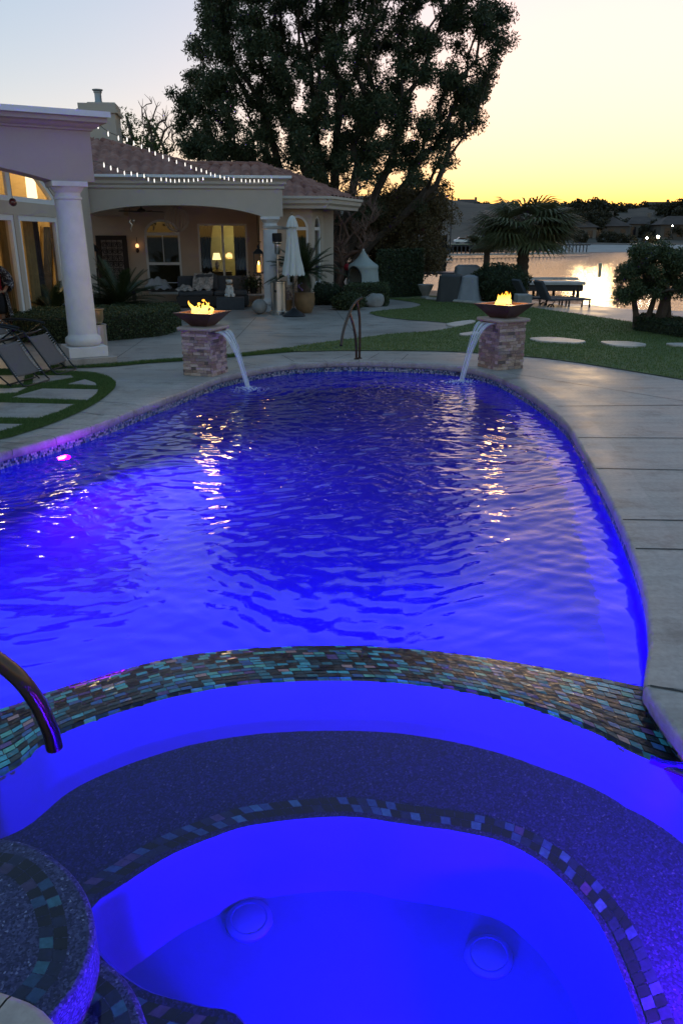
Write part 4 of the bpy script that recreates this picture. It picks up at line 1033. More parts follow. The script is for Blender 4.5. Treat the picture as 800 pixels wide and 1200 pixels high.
# patio ceiling, back wall, side
xb0 = h(96, 300, BK)[0]-2.0; xb1 = h(322, 300, 1.9)[0]
z_ceil = za+.25
MB().box((x_l, .45, z_ceil), (x_r-.02, BK, z_ceil+.12)).build('patio_ceiling', M['stucco_dark'], house)
w0, zw0 = h(168, 262, BK); w1, _ = h(210, 262, BK); zt_ = h(190, 257, BK)[1]; zs_ = h(190, 274, BK)[1]; zb_ = h(190, 345, BK)[1]
d0, zd1 = h(231, 262, BK); d1, _ = h(289, 262, BK); zd0 = .05
xbr = h(345, 300, BK)[0]
wall_o = [(xb0, 0), (xbr, 0), (xbr, z_ceil+.1), (xb0, z_ceil+.1)]
win1 = window_shape(w0, w1, zb_, zs_, zt_); door1 = window_shape(d0, d1, zd0, zd1)
MB().prism(wall_o, [win1, door1], BK, BK+.2).build('patio_wall', M['stucco_dark'], house, normals=True)
zm = h(190, 309, BK)[1]; xm = (w0+w1)/2
window(house, win1, BK+.06, .07, [(w0+.03, w1-.03, zs_-.05, zs_+.04), (w0+.03, w1-.03, zm-.04, zm+.04), (xm-.012, xm+.012, zm, zs_), (w0+.05, w1-.05, zb_+.35, zb_+.37)], label='arched window with a white frame on the patio wall')
xq = h(262, 300, BK)[0]
dr = window(house, door1, BK+.06, .06, [(xq-.035, xq+.035, zd0, zd1)]); dr.name = 'sliding_door'
MB().box((d0+.07, BK+.0, 1.0), (d0+.1, BK+.03, 1.25)).build('handle', M['black'], dr)
# dim rooms behind the patio openings
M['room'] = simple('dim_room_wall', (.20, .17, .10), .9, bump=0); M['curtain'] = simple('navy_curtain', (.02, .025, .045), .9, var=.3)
M['curtain_gold'] = simple('gold_curtain', (.30, .22, .10), .85, var=.15)
M['shade_lit'] = emis('lit_lamp_shade', (1, .70, .28), .45)
def inner_room(x0, x1, y0, y1, z0, z1, m, name='room_interior', parent=None):
    q = MB(); q.box((x0, y0, z0), (x1, y1, z1)); q.f = [f for f in q.f if f != (0, 1, 5, 4)]; q.f = q.f[:]
    return q.build(name, m, parent or house)
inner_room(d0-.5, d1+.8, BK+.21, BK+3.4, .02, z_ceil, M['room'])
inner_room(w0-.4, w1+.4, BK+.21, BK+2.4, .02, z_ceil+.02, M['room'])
def curtain(parent, x0, x1, y, z0, z1, m, n=9, amp=.04, tie=0):
    q = MB(); N_ = n*6; rows_ = 10; vs = []
    for j in range(rows_+1):
        s = j/rows_; z = z1+(z0-z1)*s; wsc = 1-tie*math.sin(math.pi*min(1, s*1.2))
        for i in range(N_+1): a_ = i/N_; vs.append((x0+(x1-x0)*a_*wsc, y+amp*math.sin(a_*n*6.283), z))
    q.add(vs, [(j*(N_+1)+i, j*(N_+1)+i+1, (j+1)*(N_+1)+i+1, (j+1)*(N_+1)+i) for j in range(rows_) for i in range(N_)])
    o = q.build('curtain', m, parent, True); return o
curtain(house, d0+.05, d0+.5, BK+.35, .05, zd1, M['curtain'], 4, tie=.3)
curtain(house, xq+.9*(d1-xq)/2, d1-.02, BK+.35, .05, zd1, M['curtain'], 4)
def lamp_light(parent, loc, e, col=(1, .65, .3), size=.15):
    l = bpy.data.lights.new('room_lamp_glow', 'POINT'); l.energy = e; l.color = col; l.shadow_soft_size = size
    o = bpy.data.objects.new('room_lamp_glow', l); COL.objects.link(o); o.parent = parent; o.location = loc; return o
def table_lamp(frame, par_loc, label, hh=.6):
    t = thing('table_lamp', label, 'lamp', frame.o+Matrix.Rotation(frame.r, 3, 'Z') @ Vector(par_loc), frame.r)
    MB().lathe([(.09, 0), (.09, .02), (.03, .05), (.06, .16), (.07, .24), (.02, .33), (.015, hh-.2)], n=12).build('lamp_base', M['iron'], t, True)
    MB().lathe([(.15, hh-.22), (.10, hh)], n=16).build('lamp_shade', M['shade_lit'], t, True); return t
lx, lz = h(254, 300, BK+1.9)
tq = MB(); tq.box((lx-.5, BK+1.5, .02), (lx+.5, BK+2.1, max(.5, lz-.5))); tq.build('sideboard', M['wood_dark'], house)
table_lamp(HF, (lx, BK+1.8, max(.5, lz-.5)), 'lit table lamp glowing behind the patio sliding door')
lamp_light(house, (lx+.25, BK+1.6, lz+.2), 7, (1, .78, .35))
lamp_light(house, (d1-.3, BK+2.6, 1.9), 6, (.95, .85, .35))
# bay with arched windows right of the patio
by = 1.9
bx0 = x_r-.6; bx1 = h(366, 300, by)[0]; be = h(366, 244, by-.0)[1]; ewall = h(350, 239, by)[1]
v0, _ = h(335.5, 262, by); v1, _ = h(361.5, 262, by); vt = h(348, 252, by)[1]; vs_ = h(348, 268, by)[1]; vb = h(348, 334, by)[1]
ww = window_shape(v0, v1, vb, vs_, vt)
MB().prism([(bx0, 0), (bx1, 0), (bx1, ewall+.1), (bx0, ewall+.1)], [ww], by, by+.2).build('bay_wall', M['stucco'], house, normals=True)
window(house, ww, by+.05, .07, [(v0+.03, v1-.03, vs_-.04, vs_+.05), (v0+.03, v1-.03, vb+.0, vb+.06)], label='arched window of the bay behind the closed parasol')
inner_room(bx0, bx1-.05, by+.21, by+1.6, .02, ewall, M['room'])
# angled bay face
ang = R(68); fo_ = Vector((bx1, by, 0)); MZ = Matrix.Translation(fo_) @ Matrix.Rotation(ang, 4, 'Z')
def xf(mb_): mb_.v = [tuple(MZ @ Vector(v)) for v in mb_.v]; return mb_
FL_ = 1.25
w2 = window_shape(.28, .95, vb, vs_, vt); m_ = MB(); m_.prism([(0, 0), (FL_, 0), (FL_, ewall+.1), (0, ewall+.1)], [w2], 0, .2); xf(m_).build('bay_side_wall', M['stucco'], house, normals=True)
fr = MB(); fr.prism(w2, [shrink(w2, .07)], .03, .1); fr.box((.3, .04, vs_-.04), (.93, .09, vs_+.05)); o = xf(fr).build('window', M['white'], house, normals=True)
m_ = MB(); m_.sheet(shrink(w2, .065)); m_.v = [(a_, .06, b_) for a_, b_, _ in m_.v]; xf(m_).build('pane', M['pane'], o, normals=True)
e_ = MZ @ Vector((FL_, 0, 0)); x3, _ = h(386, 300, e_.y)
MB().box((e_.x-.05, e_.y, 0), (max(x3, e_.x+.3), e_.y+4, ewall+.05)).build('rear_wall', M['stucco'], house)
MB().box((bx1-.0, by+.9, vb+.0), (bx1+.2, by+.92, vb+.01))
# roofs
def roof_plane(name, org, slope, poly_uv, m, parent, ud=Vector((1, 0, 0)), pitch=.30, row=.40):
    # local plane: u along the eave, v up the slope
    vd = Vector((-ud.y, ud.x, 0))*math.cos(slope)+Vector((0, 0, math.sin(slope))); nn = ud.cross(vd).normalized()
    us = [p[0] for p in poly_uv]; vs_ = [p[1] for p in poly_uv]
    nu = int((max(us)-min(us))/(pitch/8))+1; nv = int((max(vs_)-min(vs_))/(row/4))+1
    U, Vv = np.meshgrid(np.linspace(min(us), max(us), nu), np.linspace(min(vs_), max(vs_), nv))
    ph = (Vv/row) % 1.0; jit = np.sin(np.floor(Vv/row)*12.9+np.floor(U/pitch)*78.2)*.5
    hh = .085*np.abs(np.sin(math.pi*U/pitch))**.7+.06*(1-ph)+.012*jit-.04
    Pp = np.array(org)[None, None, :]+U[..., None]*np.array(ud)+Vv[..., None]*np.array(vd)+hh[..., None]*np.array(nn)
    I = np.arange(nu*nv).reshape(nv, nu); Fq = np.stack([I[:-1, :-1], I[:-1, 1:], I[1:, 1:], I[1:, :-1]], -1).reshape(-1, 4)
    cu = U.ravel()[Fq].mean(1); cv = Vv.ravel()[Fq].mean(1); Fq = Fq[inside(cu, cv, poly_uv)]
    return np_mesh(name, Pp.reshape(-1, 3), Fq, m, parent, False)
def uv_of(px, py, org, slope, ud=Vector((1, 0, 0))):
    vd = Vector((-ud.y, ud.x, 0))*math.cos(slope)+Vector((0, 0, math.sin(slope))); nn = ud.cross(vd).normalized()
    q = HF.plane(px, py, org, nn)-Vector(org); return (q.dot(ud), q.dot(vd))
def ridge(name, a, b, r=.085):
    q = MB(); n = int((b-a).length/.36); d = (b-a)/max(1, n)
    for i in range(n): p = a+d*i; q.tube([p, p+d*1.04], [r*1.12, r*.92], 8)
    return q.build(name, M['roof'], house, True)
sl1 = R(24); o1 = Vector((0, .15, z_ct+.0))
main = [uv_of(60, 150, o1, sl1), uv_of(60, 212, o1, sl1), uv_of(300, 209, o1, sl1), uv_of(262, 199, o1, sl1), uv_of(240, 197, o1, sl1), uv_of(180, 182, o1, sl1), uv_of(145, 173, o1, sl1)]
main = [(u, v if v > .5 else -.12) for u, v in main]
roof_plane('roof', o1, sl1, main, M['roof'], house)
def pt(uvp, org, slope):
    return Vector(org)+Vector((1, 0, 0))*uvp[0]+(Vector((0, 1, 0))*math.cos(slope)+Vector((0, 0, math.sin(slope))))*uvp[1]
ridge('ridge_tiles', pt(uv_of(120, 165, o1, sl1), o1, sl1), pt(uv_of(245, 199, o1, sl1), o1, sl1))
ez = h(360, 231, by-.5)[1]; o2 = Vector((0, by-.5, ez)); sl2 = R(25)
A_ = uv_of(386, 231, o2, sl2); A_ = (A_[0], -.05); Bq_ = uv_of(303, 193, o2, sl2); C_ = uv_of(215, 196, o2, sl2); D_ = (C_[0]-1, -.05)
C_ = (C_[0], Bq_[1]); roof_plane('roof', o2, sl2, [D_, A_, Bq_, C_], M['roof'], house)
pA, pB, pC = pt(A_, o2, sl2), pt(Bq_, o2, sl2), pt(C_, o2, sl2)
ridge('ridge_tiles', pA, pB); ridge('ridge_tiles', pC, pB+Vector((.1, 0, 0)))
# right hip plane running back from the corner
ud = Vector((math.cos(R(62)), math.sin(R(62)), 0)); nlen = 2.6
vd = Vector((-ud.y, ud.x, 0)); hb = pB-pA; vv = hb.dot(vd); slope3 = math.atan2(hb.z, vv); uvB = (hb.dot(ud), math.hypot(vv, hb.z))
roof_plane('roof', pA, slope3, [(0, 0), (nlen, 0), (uvB[0]+1.4, uvB[1]*.9), uvB], M['roof'], house, ud)
# bay cornice / eave
ev = MB()
def eave(p, q_, m_out):
    d = (q_-p).normalized(); n_ = Vector((d.y, -d.x, 0)); pr = [(-.45, -.30), (-.10, -.30), (-.08, -.22), (.0, -.16), (.02, -.06), (.07, -.04), (.07, .03), (-.3, .03)]
    rows_ = [[Vector((a.x, a.y, 0))+n_*o_+Vector((0, 0, ez+z_)) for o_, z_ in pr] for a in (p-d*(.0), q_+d*.06)]
    k = len(pr); ev.add(rows_[0]+rows_[1], [(j, k+j, k+j+1, j+1) for j in range(k-1)]+[tuple(range(k)), tuple(range(2*k-1, k-1, -1))])
eave(Vector((x_r-.1, by-.5, 0)), Vector((pA.x, pA.y, 0)), 0); eave(Vector((pA.x, pA.y, 0)), Vector((pA.x, pA.y, 0))+ud*nlen, 0)
ev.build('eave_cornice', M['trim'], house, normals=True)
# chimney
cy0 = 3.2; cx0, _ = h(94, 150, cy0); cx1, _ = h(142, 200, cy0); cz = h(120, 128, cy0)[1]; cz2 = h(120, 119, cy0)[1]
ch = MB(); ch.box((cx0+.03, cy0, 2.6), (cx1-.03, cy0+1.1, cz-.1)); ch.build('chimney', M['stucco'], house)
c2 = MB(); c2.box((cx0-.04, cy0-.07, cz-.1), (cx1+.04, cy0+1.17, cz)); c2.box((cx0-.0, cy0-.03, cz), (cx1+.0, cy0+1.13, cz2-.04)); c2.box((cx0+.25, cy0+.1, cz2-.04), (cx1-.02, cy0+1.0, cz2)); c2.build('chimney_cap', M['stucco'], house, bevel=.01)
fx, fz_ = h(115, 112, cy0+.5); ft = h(115, 104, cy0+.5)[1]
MB().lathe([(.12, cz2-.02), (.12, cz2+.05), (.10, cz2+.08), (.10, ft-.12), (.12, ft-.11), (.12, ft-.08), (.10, ft-.08), (.155, ft-.04), (.155, ft-.02), (.02, ft)], (fx, cy0+.5, 0), 16).build('flue_pipe', M['flue'], house, True)
# column of the house patio
def column(parent, x, y, ztop, r, m, plinth=.0):
    ents = [(r*1.0, .16), (r*1.12, .17), (r*1.28, .20), (r*1.32, .25), (r*1.26, .30), (r*1.08, .33), (r*1.04, .36)]
    for i in range(13):
        s = i/12; ents.append((r*(1.04-.17*s**1.6), .36+(ztop-.62)*s))
    zt = .36+ztop-.62
    ents += [(r*.97, zt+.01), (r*.97, zt+.04), (r*.88, zt+.05), (r*.88, zt+.10), (r*1.0, zt+.13), (r*1.12, zt+.17), (r*1.16, zt+.20)]
    ents = [(a, b+plinth) if b < ztop-.3 else (a, min(b+plinth*0, ztop-.06)) for a, b in ents]
    q = MB().lathe(ents, (x, y, 0), 32); o = q.build('column_shaft', m, parent, True)
    b_ = MB(); b_.box((x-r*1.42, y-r*1.42, plinth), (x+r*1.42, y+r*1.42, .165+plinth)); b_.build('column_base', m, parent, bevel=.008); b_ = MB(); b_.box((x-r*1.22, y-r*1.22, ztop-.075), (x+r*1.22, y+r*1.22, ztop)); b_.build('column_capital', m, parent, bevel=.008)
colx, _ = h(317.5, 300, .22); column(house, colx, .22, z_cap, .215, M['white_col'])
MB().box((x_l-.1, .01, 0), (xa0-.2, .44, z_cap)).build('pier', M['stucco'], house)
# ------------------------------------------------------------------ things on the patio wall
def L2W(fr, v): return fr.o+Matrix.Rotation(fr.r, 3, 'Z') @ Vector(v)
# iron panel
ax0, az1 = h(112, 276, BK-.05); ax1, az0 = h(153, 330, BK-.05); az0 -= .15
t = thing('iron_wall_panel', 'dark framed wrought iron scroll panel hanging on the patio wall', 'wall art', L2W(HF, ((ax0+ax1)/2, BK-.05, az0)), HF.r)
W_, H_ = ax1-ax0, az1-az0; MB().prism([(-W_/2, 0), (W_/2, 0), (W_/2, H_), (-W_/2, H_)], [[(-W_/2+.13, .13), (W_/2-.13, .13), (W_/2-.13, H_-.13), (-W_/2+.13, H_-.13)]], -.04, .03).build('frame', M['iron'], t, normals=True)
MB().box((-W_/2+.12, .01, .12), (W_/2-.12, .03, H_-.12)).build('backing', simple('panel_backing', (.30, .24, .22), .8), t)
sc2 = MB()
for i in range(4):
    for j in range(6):
        cx_ = -W_/2+.25+i*(W_-.5)/3; cz_ = .28+j*(H_-.56)/5; sg = 1 if (i+j) % 2 else -1
        pts = [(cx_+sg*.10*(1-.8*s/12)*math.cos(s*.9), -.01, cz_+.10*(1-.8*s/12)*math.sin(s*.9)) for s in range(13)]; sc2.tube(pts, .012, 5)
for i in range(5): x_ = -W_/2+.14+i*(W_-.28)/4; sc2.tube([(x_, -.012, .13), (x_, -.012, H_-.13)], .010, 5)
sc2.tube([(-W_/2+.13, -.012, H_*.5), (W_/2-.13, -.012, H_*.5)], .010, 5); sc2.build('scrollwork', M['iron'], t, True)
M['candle'] = emis('candle_glow', (1, .45, .08), 3.0); M['sconce_glow'] = emis('sconce_glow', (1, .5, .2), .35); M['wax'] = simple('candle_wax', (.55, .35, .12), .5, bump=0, Emission_Color=(1, .45, .08), Emission_Strength=.25)
def sconce(px, py, label):
    x, z = h(px, py, BK-.03); t = thing('wall_sconce', label, 'wall sconce', L2W(HF, (x, BK-.03, z)), HF.r, 'sconces on the patio wall')
    MB().lathe([(.02, -.16), (.06, -.1), (.035, -.04), (.03, .0)], (0, -.08, 0), 10).build('holder', M['copper'], t, True)
    MB().tube(spline([(0, .02, -.1), (0, -.03, .1), (0, -.1, .22), (0, -.06, .3)], .05), .012, 6).build('bracket', M['iron'], t, True)
    MB().ball((0, -.08, .05), .055, 10, 8, (1, 1, 1.2)).build('glass_globe', M['sconce_glow'], t, True)
sconce(161.5, 290, 'small lit wall sconce between the iron panel and the arched window'); sconce(104, 292, 'small wall sconce left of the iron panel, half hidden by the column')
# hanging wire sphere
x, z = h(207, 257, 2.2); rad = (h(221.5, 257, 2.2)[0]-h(193, 257, 2.2)[0])/2
t = thing('wire_sphere', 'pale open wire globe hanging under the patio ceiling', 'ornament', L2W(HF, (x, 2.2, z)), HF.r); q = MB()
for k in range(9):
    a_ = math.pi*k/9; q.tube([(rad*math.sin(s)*math.cos(a_), rad*math.sin(s)*math.sin(a_), rad*math.cos(s)) for s in [i*math.pi/12 for i in range(25)]], .010, 5, False)
q.build('globe', simple('pale_wire', (.45, .38, .34), .6), t, True); MB().tube([(0, 0, rad), (0, 0, z_ceil-z)], .006, 5).build('hanger', M['black'], t)
# ceiling fan
x, z = h(166, 249, 2.0); t = thing('ceiling_fan', 'dark ceiling fan turned off under the patio ceiling', 'ceiling fan', L2W(HF, (x, 2.0, z)), HF.r+.5)
MB().lathe([(.03, 0), (.11, .01), (.12, .07), (.05, .11), (.02, .12), (.02, z_ceil-z)], n=16).build('motor', M['wood_dark'], t, True)
for k in range(4): MB().cbox((math.cos(k*math.pi/2)*.38, math.sin(k*math.pi/2)*.38, .03), (.56, .13, .012), k*math.pi/2, .15).build('blade', M['wood_dark'], t)
# hanging silver ornament
x, z = h(153.5, 262, 1.2); t = thing('hanging_ornament', 'small silver hummingbird-like ornament hanging below the fan', 'ornament', L2W(HF, (x, 1.2, z)), HF.r)
MB().tube([(0, 0, .12), (-.04, 0, .04), (.03, 0, -.03), (-.02, 0, -.14), (.01, 0, -.22)], [.012, .03, .02, .014, .003], 6).build('body', M['steel'], t, True)
MB().ball((.07, 0, .08), .045, 6, 4, (1, .25, .8)).build('wing', M['steel'], t, True); MB().tube([(0, 0, .12), (0, 0, z_ceil-z)], .003, 4).build('cord', M['black'], t)
# hanging lantern with candle
x, z = h(303.5, 319, 1.0); t = thing('hanging_lantern', 'tall black lantern with a lit candle hanging left of the patio column', 'lantern', L2W(HF, (x, 1.0, z)), HF.r)
q = MB()
for sx in (-.13, .13):
    for sy in (-.13, .13): q.box((sx-.014, sy-.014, 0), (sx+.014, sy+.014, .50))
q.box((-.155, -.155, -.03), (.155, .155, 0)); q.box((-.155, -.155, .50), (.155, .155, .525))
q.add([(-.16, -.16, .525), (.16, -.16, .525), (.16, .16, .525), (-.16, .16, .525), (-.04, -.04, .64), (.04, -.04, .64), (.04, .04, .64), (-.04, .04, .64)], [(0, 1, 5, 4), (1, 2, 6, 5), (2, 3, 7, 6), (3, 0, 4, 7), (4, 5, 6, 7)])
q.lathe([(.03, .64), (.04, .70), (.01, .74)], n=10); q.build('frame', M['black'], t)
MB().lathe([(.05, 0), (.05, .20), (.02, .205)], n=14).build('candle', M['wax'], t, True)
MB().lathe([(.012, .205), (.028, .25), (.004, .31)], n=10).build('flame', M['candle'], t, True)
MB().tube(spline([(0, 0, .74), (.06, .0, .80), (.08, .1, .84), (0, .2, .82)], .05)+[Vector((0, .2, z_ceil-z))], .009, 6).build('hanger', M['iron'], t, True)
t['label'] = 'tall black lantern with a lit candle hanging left of the patio column'
lamp_light(t, (0, 0, .3), 1.2, (1, .5, .15), .03)
# ------------------------------------------------------------------ the pavilion at the left
PF = Frame(-4.285, 13.06, R(30)); p_ = PF.hit
pav = thing('pavilion', 'flat roofed stucco pavilion with an arched beam on a round white column', 'pavilion', PF.o, PF.r)
r_c = .225; zc = p_(82, 213.5, 0)[1]
zt1 = p_(60, 120.5, -.35)[1]-.13; zb1 = p_(60, 151, -.23)[1]; xe = p_(107, 170, -.23)[0]; xl = -7.5; zarch = p_(0, 191, -.23)[1]
ar = []; xs = p_(62, 211, -.23)[0]; span = 4.6
for i in range(27):
    s = i/26; xx = xs-span*s; q_ = 1-abs(2*s-1)**2.2; ar.append((xx, zc+(1.32*(zarch-zc))*q_))
beamp = [(xl, zb1), (xl, zc)]+ar[::-1]+[(xe, zc), (xe, zb1)]
MB().prism(beamp, [], -.23, .30).build('arched_beam', M['stucco_skylit'], pav, normals=True)
bc_ = MB(); hc_ = zt1-zb1; prf = [(a_, zb1+hc_*f_) for a_, f_ in ((0, 0), (-.04, .03), (-.04, .14), (-.10, .26), (-.14, .44), (-.22, .52), (-.22, .86), (-.25, .88), (-.25, 1))]
for i in range(len(prf)-1):
    (a0, q0), (a1, q1) = prf[i], prf[i+1]; Y0, Y1 = -.23+a0, -.23+a1
    bc_.add([(xl, Y0, q0), (xe-a0, Y0, q0), (xe-a1, Y1, q1), (xl, Y1, q1)], [(0, 1, 2, 3)])
    bc_.add([(xe-a0, Y0, q0), (xe-a0, .3-a0, q0), (xe-a1, .3-a1, q1), (xe-a1, Y1, q1)], [(0, 1, 2, 3)])
    bc_.add([(xe-a0, .3-a0, q0), (xl, .3-a0, q0), (xl, .3-a1, q1), (xe-a1, .3-a1, q1)], [(0, 1, 2, 3)])
bc_.add([(xl, -.48, zt1), (xe+.25, -.48, zt1), (xe+.25, .55, zt1), (xl, .55, zt1)], [(0, 1, 2, 3)]); bc_.build('cornice', M['stucco_skylit'], pav)
MB().box((xl, -.50, zt1-.03), (xe+.27, -.482, zt1+.05)).build('gutter', M['white'], pav)
MB().box((xl, .31, zc+.55), (xe-.25, 4.4, zc+.75)).build('roof_slab', M['stucco_dark'], pav)
column(pav, 0, 0, zc, r_c*.98, M['white_col'], .13)
MB().box((-.42, -.42, 0), (.42, .42, .13)).build('plinth', M['deck'], pav, bevel=.01)
column(pav, -5.3, 0, zc, r_c*.98, M['white_col'], .13)
MB().lathe([(.16, zt1+.02), (.15, zt1+.03), (.02, zt1+.07)], (-.75, -.3, 0), 8).build('roof_cap', M['flue'], pav, True)
# ------------------------------------------------------------------ lit wing of the house behind the pavilion
WF = Frame(-6.55, 19.6, R(88)); w_ = WF.hit
wing = thing('house_wing', 'lit wing of the house with white arched windows behind the pavilion', 'house wing', WF.o, WF.r)
zA = w_(30, 240, 0)[1]; zD = w_(40, 253, 0)[1]; xD0, xD1 = w_(22.5, 260, 0)[0], w_(68, 260, 0)[0]; xE0, xE1 = -7.2, w_(17.5, 260, 0)[0]
zTop = w_(40, 207, 0)[1]
M['ochre'] = simple('ochre_room_wall', (.36, .26, .12), .85, var=.08, bump=0)
arch_o = [(xE1-1.3, zA+.05), (xD1, zA+.05)]+[(xD1+(xE1-1.3-xD1)*(i/16), zA+.05+(zTop-zA+.25)*math.sin(math.pi*(.06+.88*i/16))) for i in range(17)]
op1 = window_shape(xD0, xD1, .12, zD); op2 = window_shape(xE0+1.6, xE1, .12, zD)
MB().prism([(-9, 0), (xD1+.35, 0), (xD1+.35, 4.1), (-9, 4.1)], [op1, op2, arch_o], 0, .2).build('wall', M['stucco'], wing, normals=True)
xmul = w_(14, 230, 0)[0]
window(wing, arch_o, .04, .10, [(xmul-.10, xmul+.10, zA, zTop+.3)], pane=M['pane_clear'], label='arched upper window with a white frame')
xmid = (xD0+xD1)/2
dd_ = window(wing, op1, .04, .11, [], pane=M['pane_clear']); dd_.name = 'glass_door'
dd_ = window(wing, op2, .04, .11, [], pane=M['pane_clear']); dd_.name = 'glass_door'
MB().box((-9, -.05, .0), (xD1+.35, -.002, .12)).build('sill', M['trim'], wing)
# the warm room
q = MB(); rx1 = xD1+2.4
q.box((-9, .21, .02), (rx1, 6.5, 4.05)); q.f = q.f[:2]+q.f[3:]; q.build('room_interior', M['ochre'], wing)
MB().box((xD1+.36, .05, 0), (rx1+.05, .2, 4.08)).build('wall_return', M['stucco'], wing)
nq = MB()
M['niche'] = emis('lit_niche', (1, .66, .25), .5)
def room_hit(px, py):      # on the far end wall of the room (local x = rx1)
    o = WF.m @ (Vector((0, 0, CH))-WF.o); d = WF.m @ ray(px, py); t_ = (rx1-.02-o.x)/d.x; v = o+d*t_; return v
a1 = room_hit(36, 281); a2 = room_hit(44.5, 281); a3 = room_hit(40, 270); mid_y = (a1.y+a2.y)/2
def face_panel(name, pts_px, m, dx=.0, parent=wing):
    vs = [room_hit(x, y) for x, y in pts_px]; n = len(vs); q = MB(); q.add([v+Vector((-dx-.04, 0, 0)) for v in vs]+[v+Vector((-dx, 0, 0)) for v in vs], [tuple(range(n))]+[(i, (i+1) % n, n+(i+1) % n, n+i) for i in range(n)])
    return q.build(name, m, parent, normals=True)
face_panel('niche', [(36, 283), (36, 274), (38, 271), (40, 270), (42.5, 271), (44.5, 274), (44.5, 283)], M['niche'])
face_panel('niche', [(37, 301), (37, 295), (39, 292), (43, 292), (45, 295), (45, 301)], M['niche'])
face_panel('inner_doorway', [(52, 345), (52, 266), (61, 266), (62, 345)], M['curtain'])
face_panel('door_casing', [(46, 345), (46, 262), (63, 262), (63, 264.5), (49, 264.5), (49, 345)], M['curtain_gold'], .06)
c_ = curtain(wing, xD1-.9, xD1-.45, .45, .1, zD, M['curtain_gold'], 4, .05); c_ = curtain(wing, xD1-.35, xD1-.02, .5, .1, zD, M['curtain'], 3, .05)
c_ = curtain(wing, xD0+.02, xD0+.3, .45, .1, zD, M['curtain_gold'], 3, .05)
lamp_light(wing, (xD1-.6, 2.2, 2.3), 20, (1, .74, .38), .3); lamp_light(wing, (-5.5, 2.5, 3.4), 26, (1, .74, .4), .3)
lamp_light(wing, (rx1-1.0, 1.4, 3.6), 16, (1, .74, .4), .3)
# hanging lantern in the upper window and the red globe
x, z = w_(36.5, 217, .9); t = thing('pendant_lantern', 'glowing glass pendant lantern behind the arched upper window', 'lantern', L2W(WF, (x, .9, z)), WF.r)
MB().lathe([(.10, -.30), (.12, -.28), (.11, .2)], n=6).build('glass', emis('pendant_glow', (1, .78, .45), .4), t); MB().lathe([(.17, -.36), (.13, -.31)], n=6).build('base', M['black'], t); MB().lathe([(.13, .2), (.13, .27)], n=6).build('cap', M['black'], t); MB().tube([(0, 0, .27), (0, 0, 1.1)], .01, 5).build('rod', M['black'], t)
x, z = p_(15.5, 237, .6); t = thing('hanging_glass_ball', 'dark red glass ball hanging under the pavilion', 'ornament', L2W(PF, (x, .6, z)), PF.r)
MB().ball((0, 0, 0), .062, 16, 12).build('ball', simple('dark_red_glass', (.10, .01, .012), .1, bump=0, Coat_Weight=1.0), t, True); MB().tube([(0, 0, .06), (0, 0, max(.3, zc+.6-z))], .004, 5).build('cord', M['black'], t)
# ------------------------------------------------------------------ string lights
M['bulb'] = emis('string_bulb', (1, .93, .86), .30)
def string(label, pts3, bulbs3, r=.012):
    o_ = Vector(pts3[0]); t = thing('string_lights', label, 'string lights', o_, 0, 'strings of white bulbs between the roofs')
    MB().tube([Vector(p)-o_ for p in pts3], .006, 4).build('cable', M['black'], t)
    for b in bulbs3:
        o = MB().lathe([(.008, .03), (.010, .012), (r*.85, -.004), (r, -.022), (r*.7, -.042), (.004, -.05)][::-1], Vector(b)-o_, 8).build('bulb', M['bulb'], t, True)
s1 = [(107, 140), (115, 147), (127, 156), (139, 161), (149, 162.5), (157, 167), (166, 171), (175, 175), (182, 179), (191, 183), (198, 186), (207, 189), (217, 192), (224, 195), (230, 197.5), (236, 199), (242, 201), (247, 203.5), (252, 205), (258, 206.5), (263, 208), (268, 209), (274, 209.8)]
def s3(px, py, x0=107, x1=300, Y0=13.4, Y1=22.0): return Q(px, py, Y0+(Y1-Y0)*(px-x0)/(x1-x0))
string('upper string of white bulbs running from the pavilion to the tiled roof', [s3(x, y-1.5) for x, y in s1], [s3(*p) for p in s1[1:]])
s2 = [(108, 190), (122, 192.5), (130, 196), (138, 198.5), (146, 202), (154, 202.5), (161, 204), (169, 205.5), (174, 209.5), (181, 211), (189, 209.5), (195, 210), (200, 211), (205, 211.5), (210, 211), (216, 211), (221, 211), (227, 210.5), (232, 210), (238, 209)]
string('lower string of white bulbs along the patio gutter', [s3(x, y-1.5, 107, 240, 13.4, 21.4) for x, y in s2], [s3(x, y, 107, 240, 13.4, 21.4) for x, y in s2[1:]])
s4 = [(283, 211), (288, 211.5), (293, 211.5), (298, 211.5), (303, 211.5), (308, 211.5), (313, 211.3), (318, 211)]
string('short string of white bulbs at the right end of the patio gutter', [Q(x, y-1.5, 21.9) for x, y in s4], [Q(x, y, 21.9) for x, y in s4])

print('WING', xD0, xD1, xE0, xE1, zA, zD, zTop, rx1)
# ------------------------------------------------------------------ things on the patio
M['cushion'] = simple('grey_cushion', (.06, .062, .068), .95, var=.15, scale=12); M['wicker'] = simple('dark_wicker', (.035, .03, .028), .8, var=.4, scale=40, bump=.8, bscale=120)
M['throw'] = simple('patterned_throw', (.34, .30, .27), .95, var=.7, scale=14); M['grey_bag'] = simple('pale_grey_cloth', (.40, .40, .42), .9, var=.15, scale=6)
M['terracotta'] = simple('glazed_brown_pot', (.22, .13, .06), .35, var=.2, scale=5); M['ceramic_white'] = simple('white_ceramic', (.6, .58, .55), .5, bump=.1)
M['stone_grey'] = simple('grey_stone', (.28, .26, .245), .9, var=.25, scale=4, bump=.7, bscale=18); M['canvas'] = simple('parasol_canvas', (.60, .58, .53), .9, var=.06, scale=3)
def at_ground(px, py, z=0): return P(px, py, z)
def cushion_box(mb, lo, hi): mb.box(lo, hi)
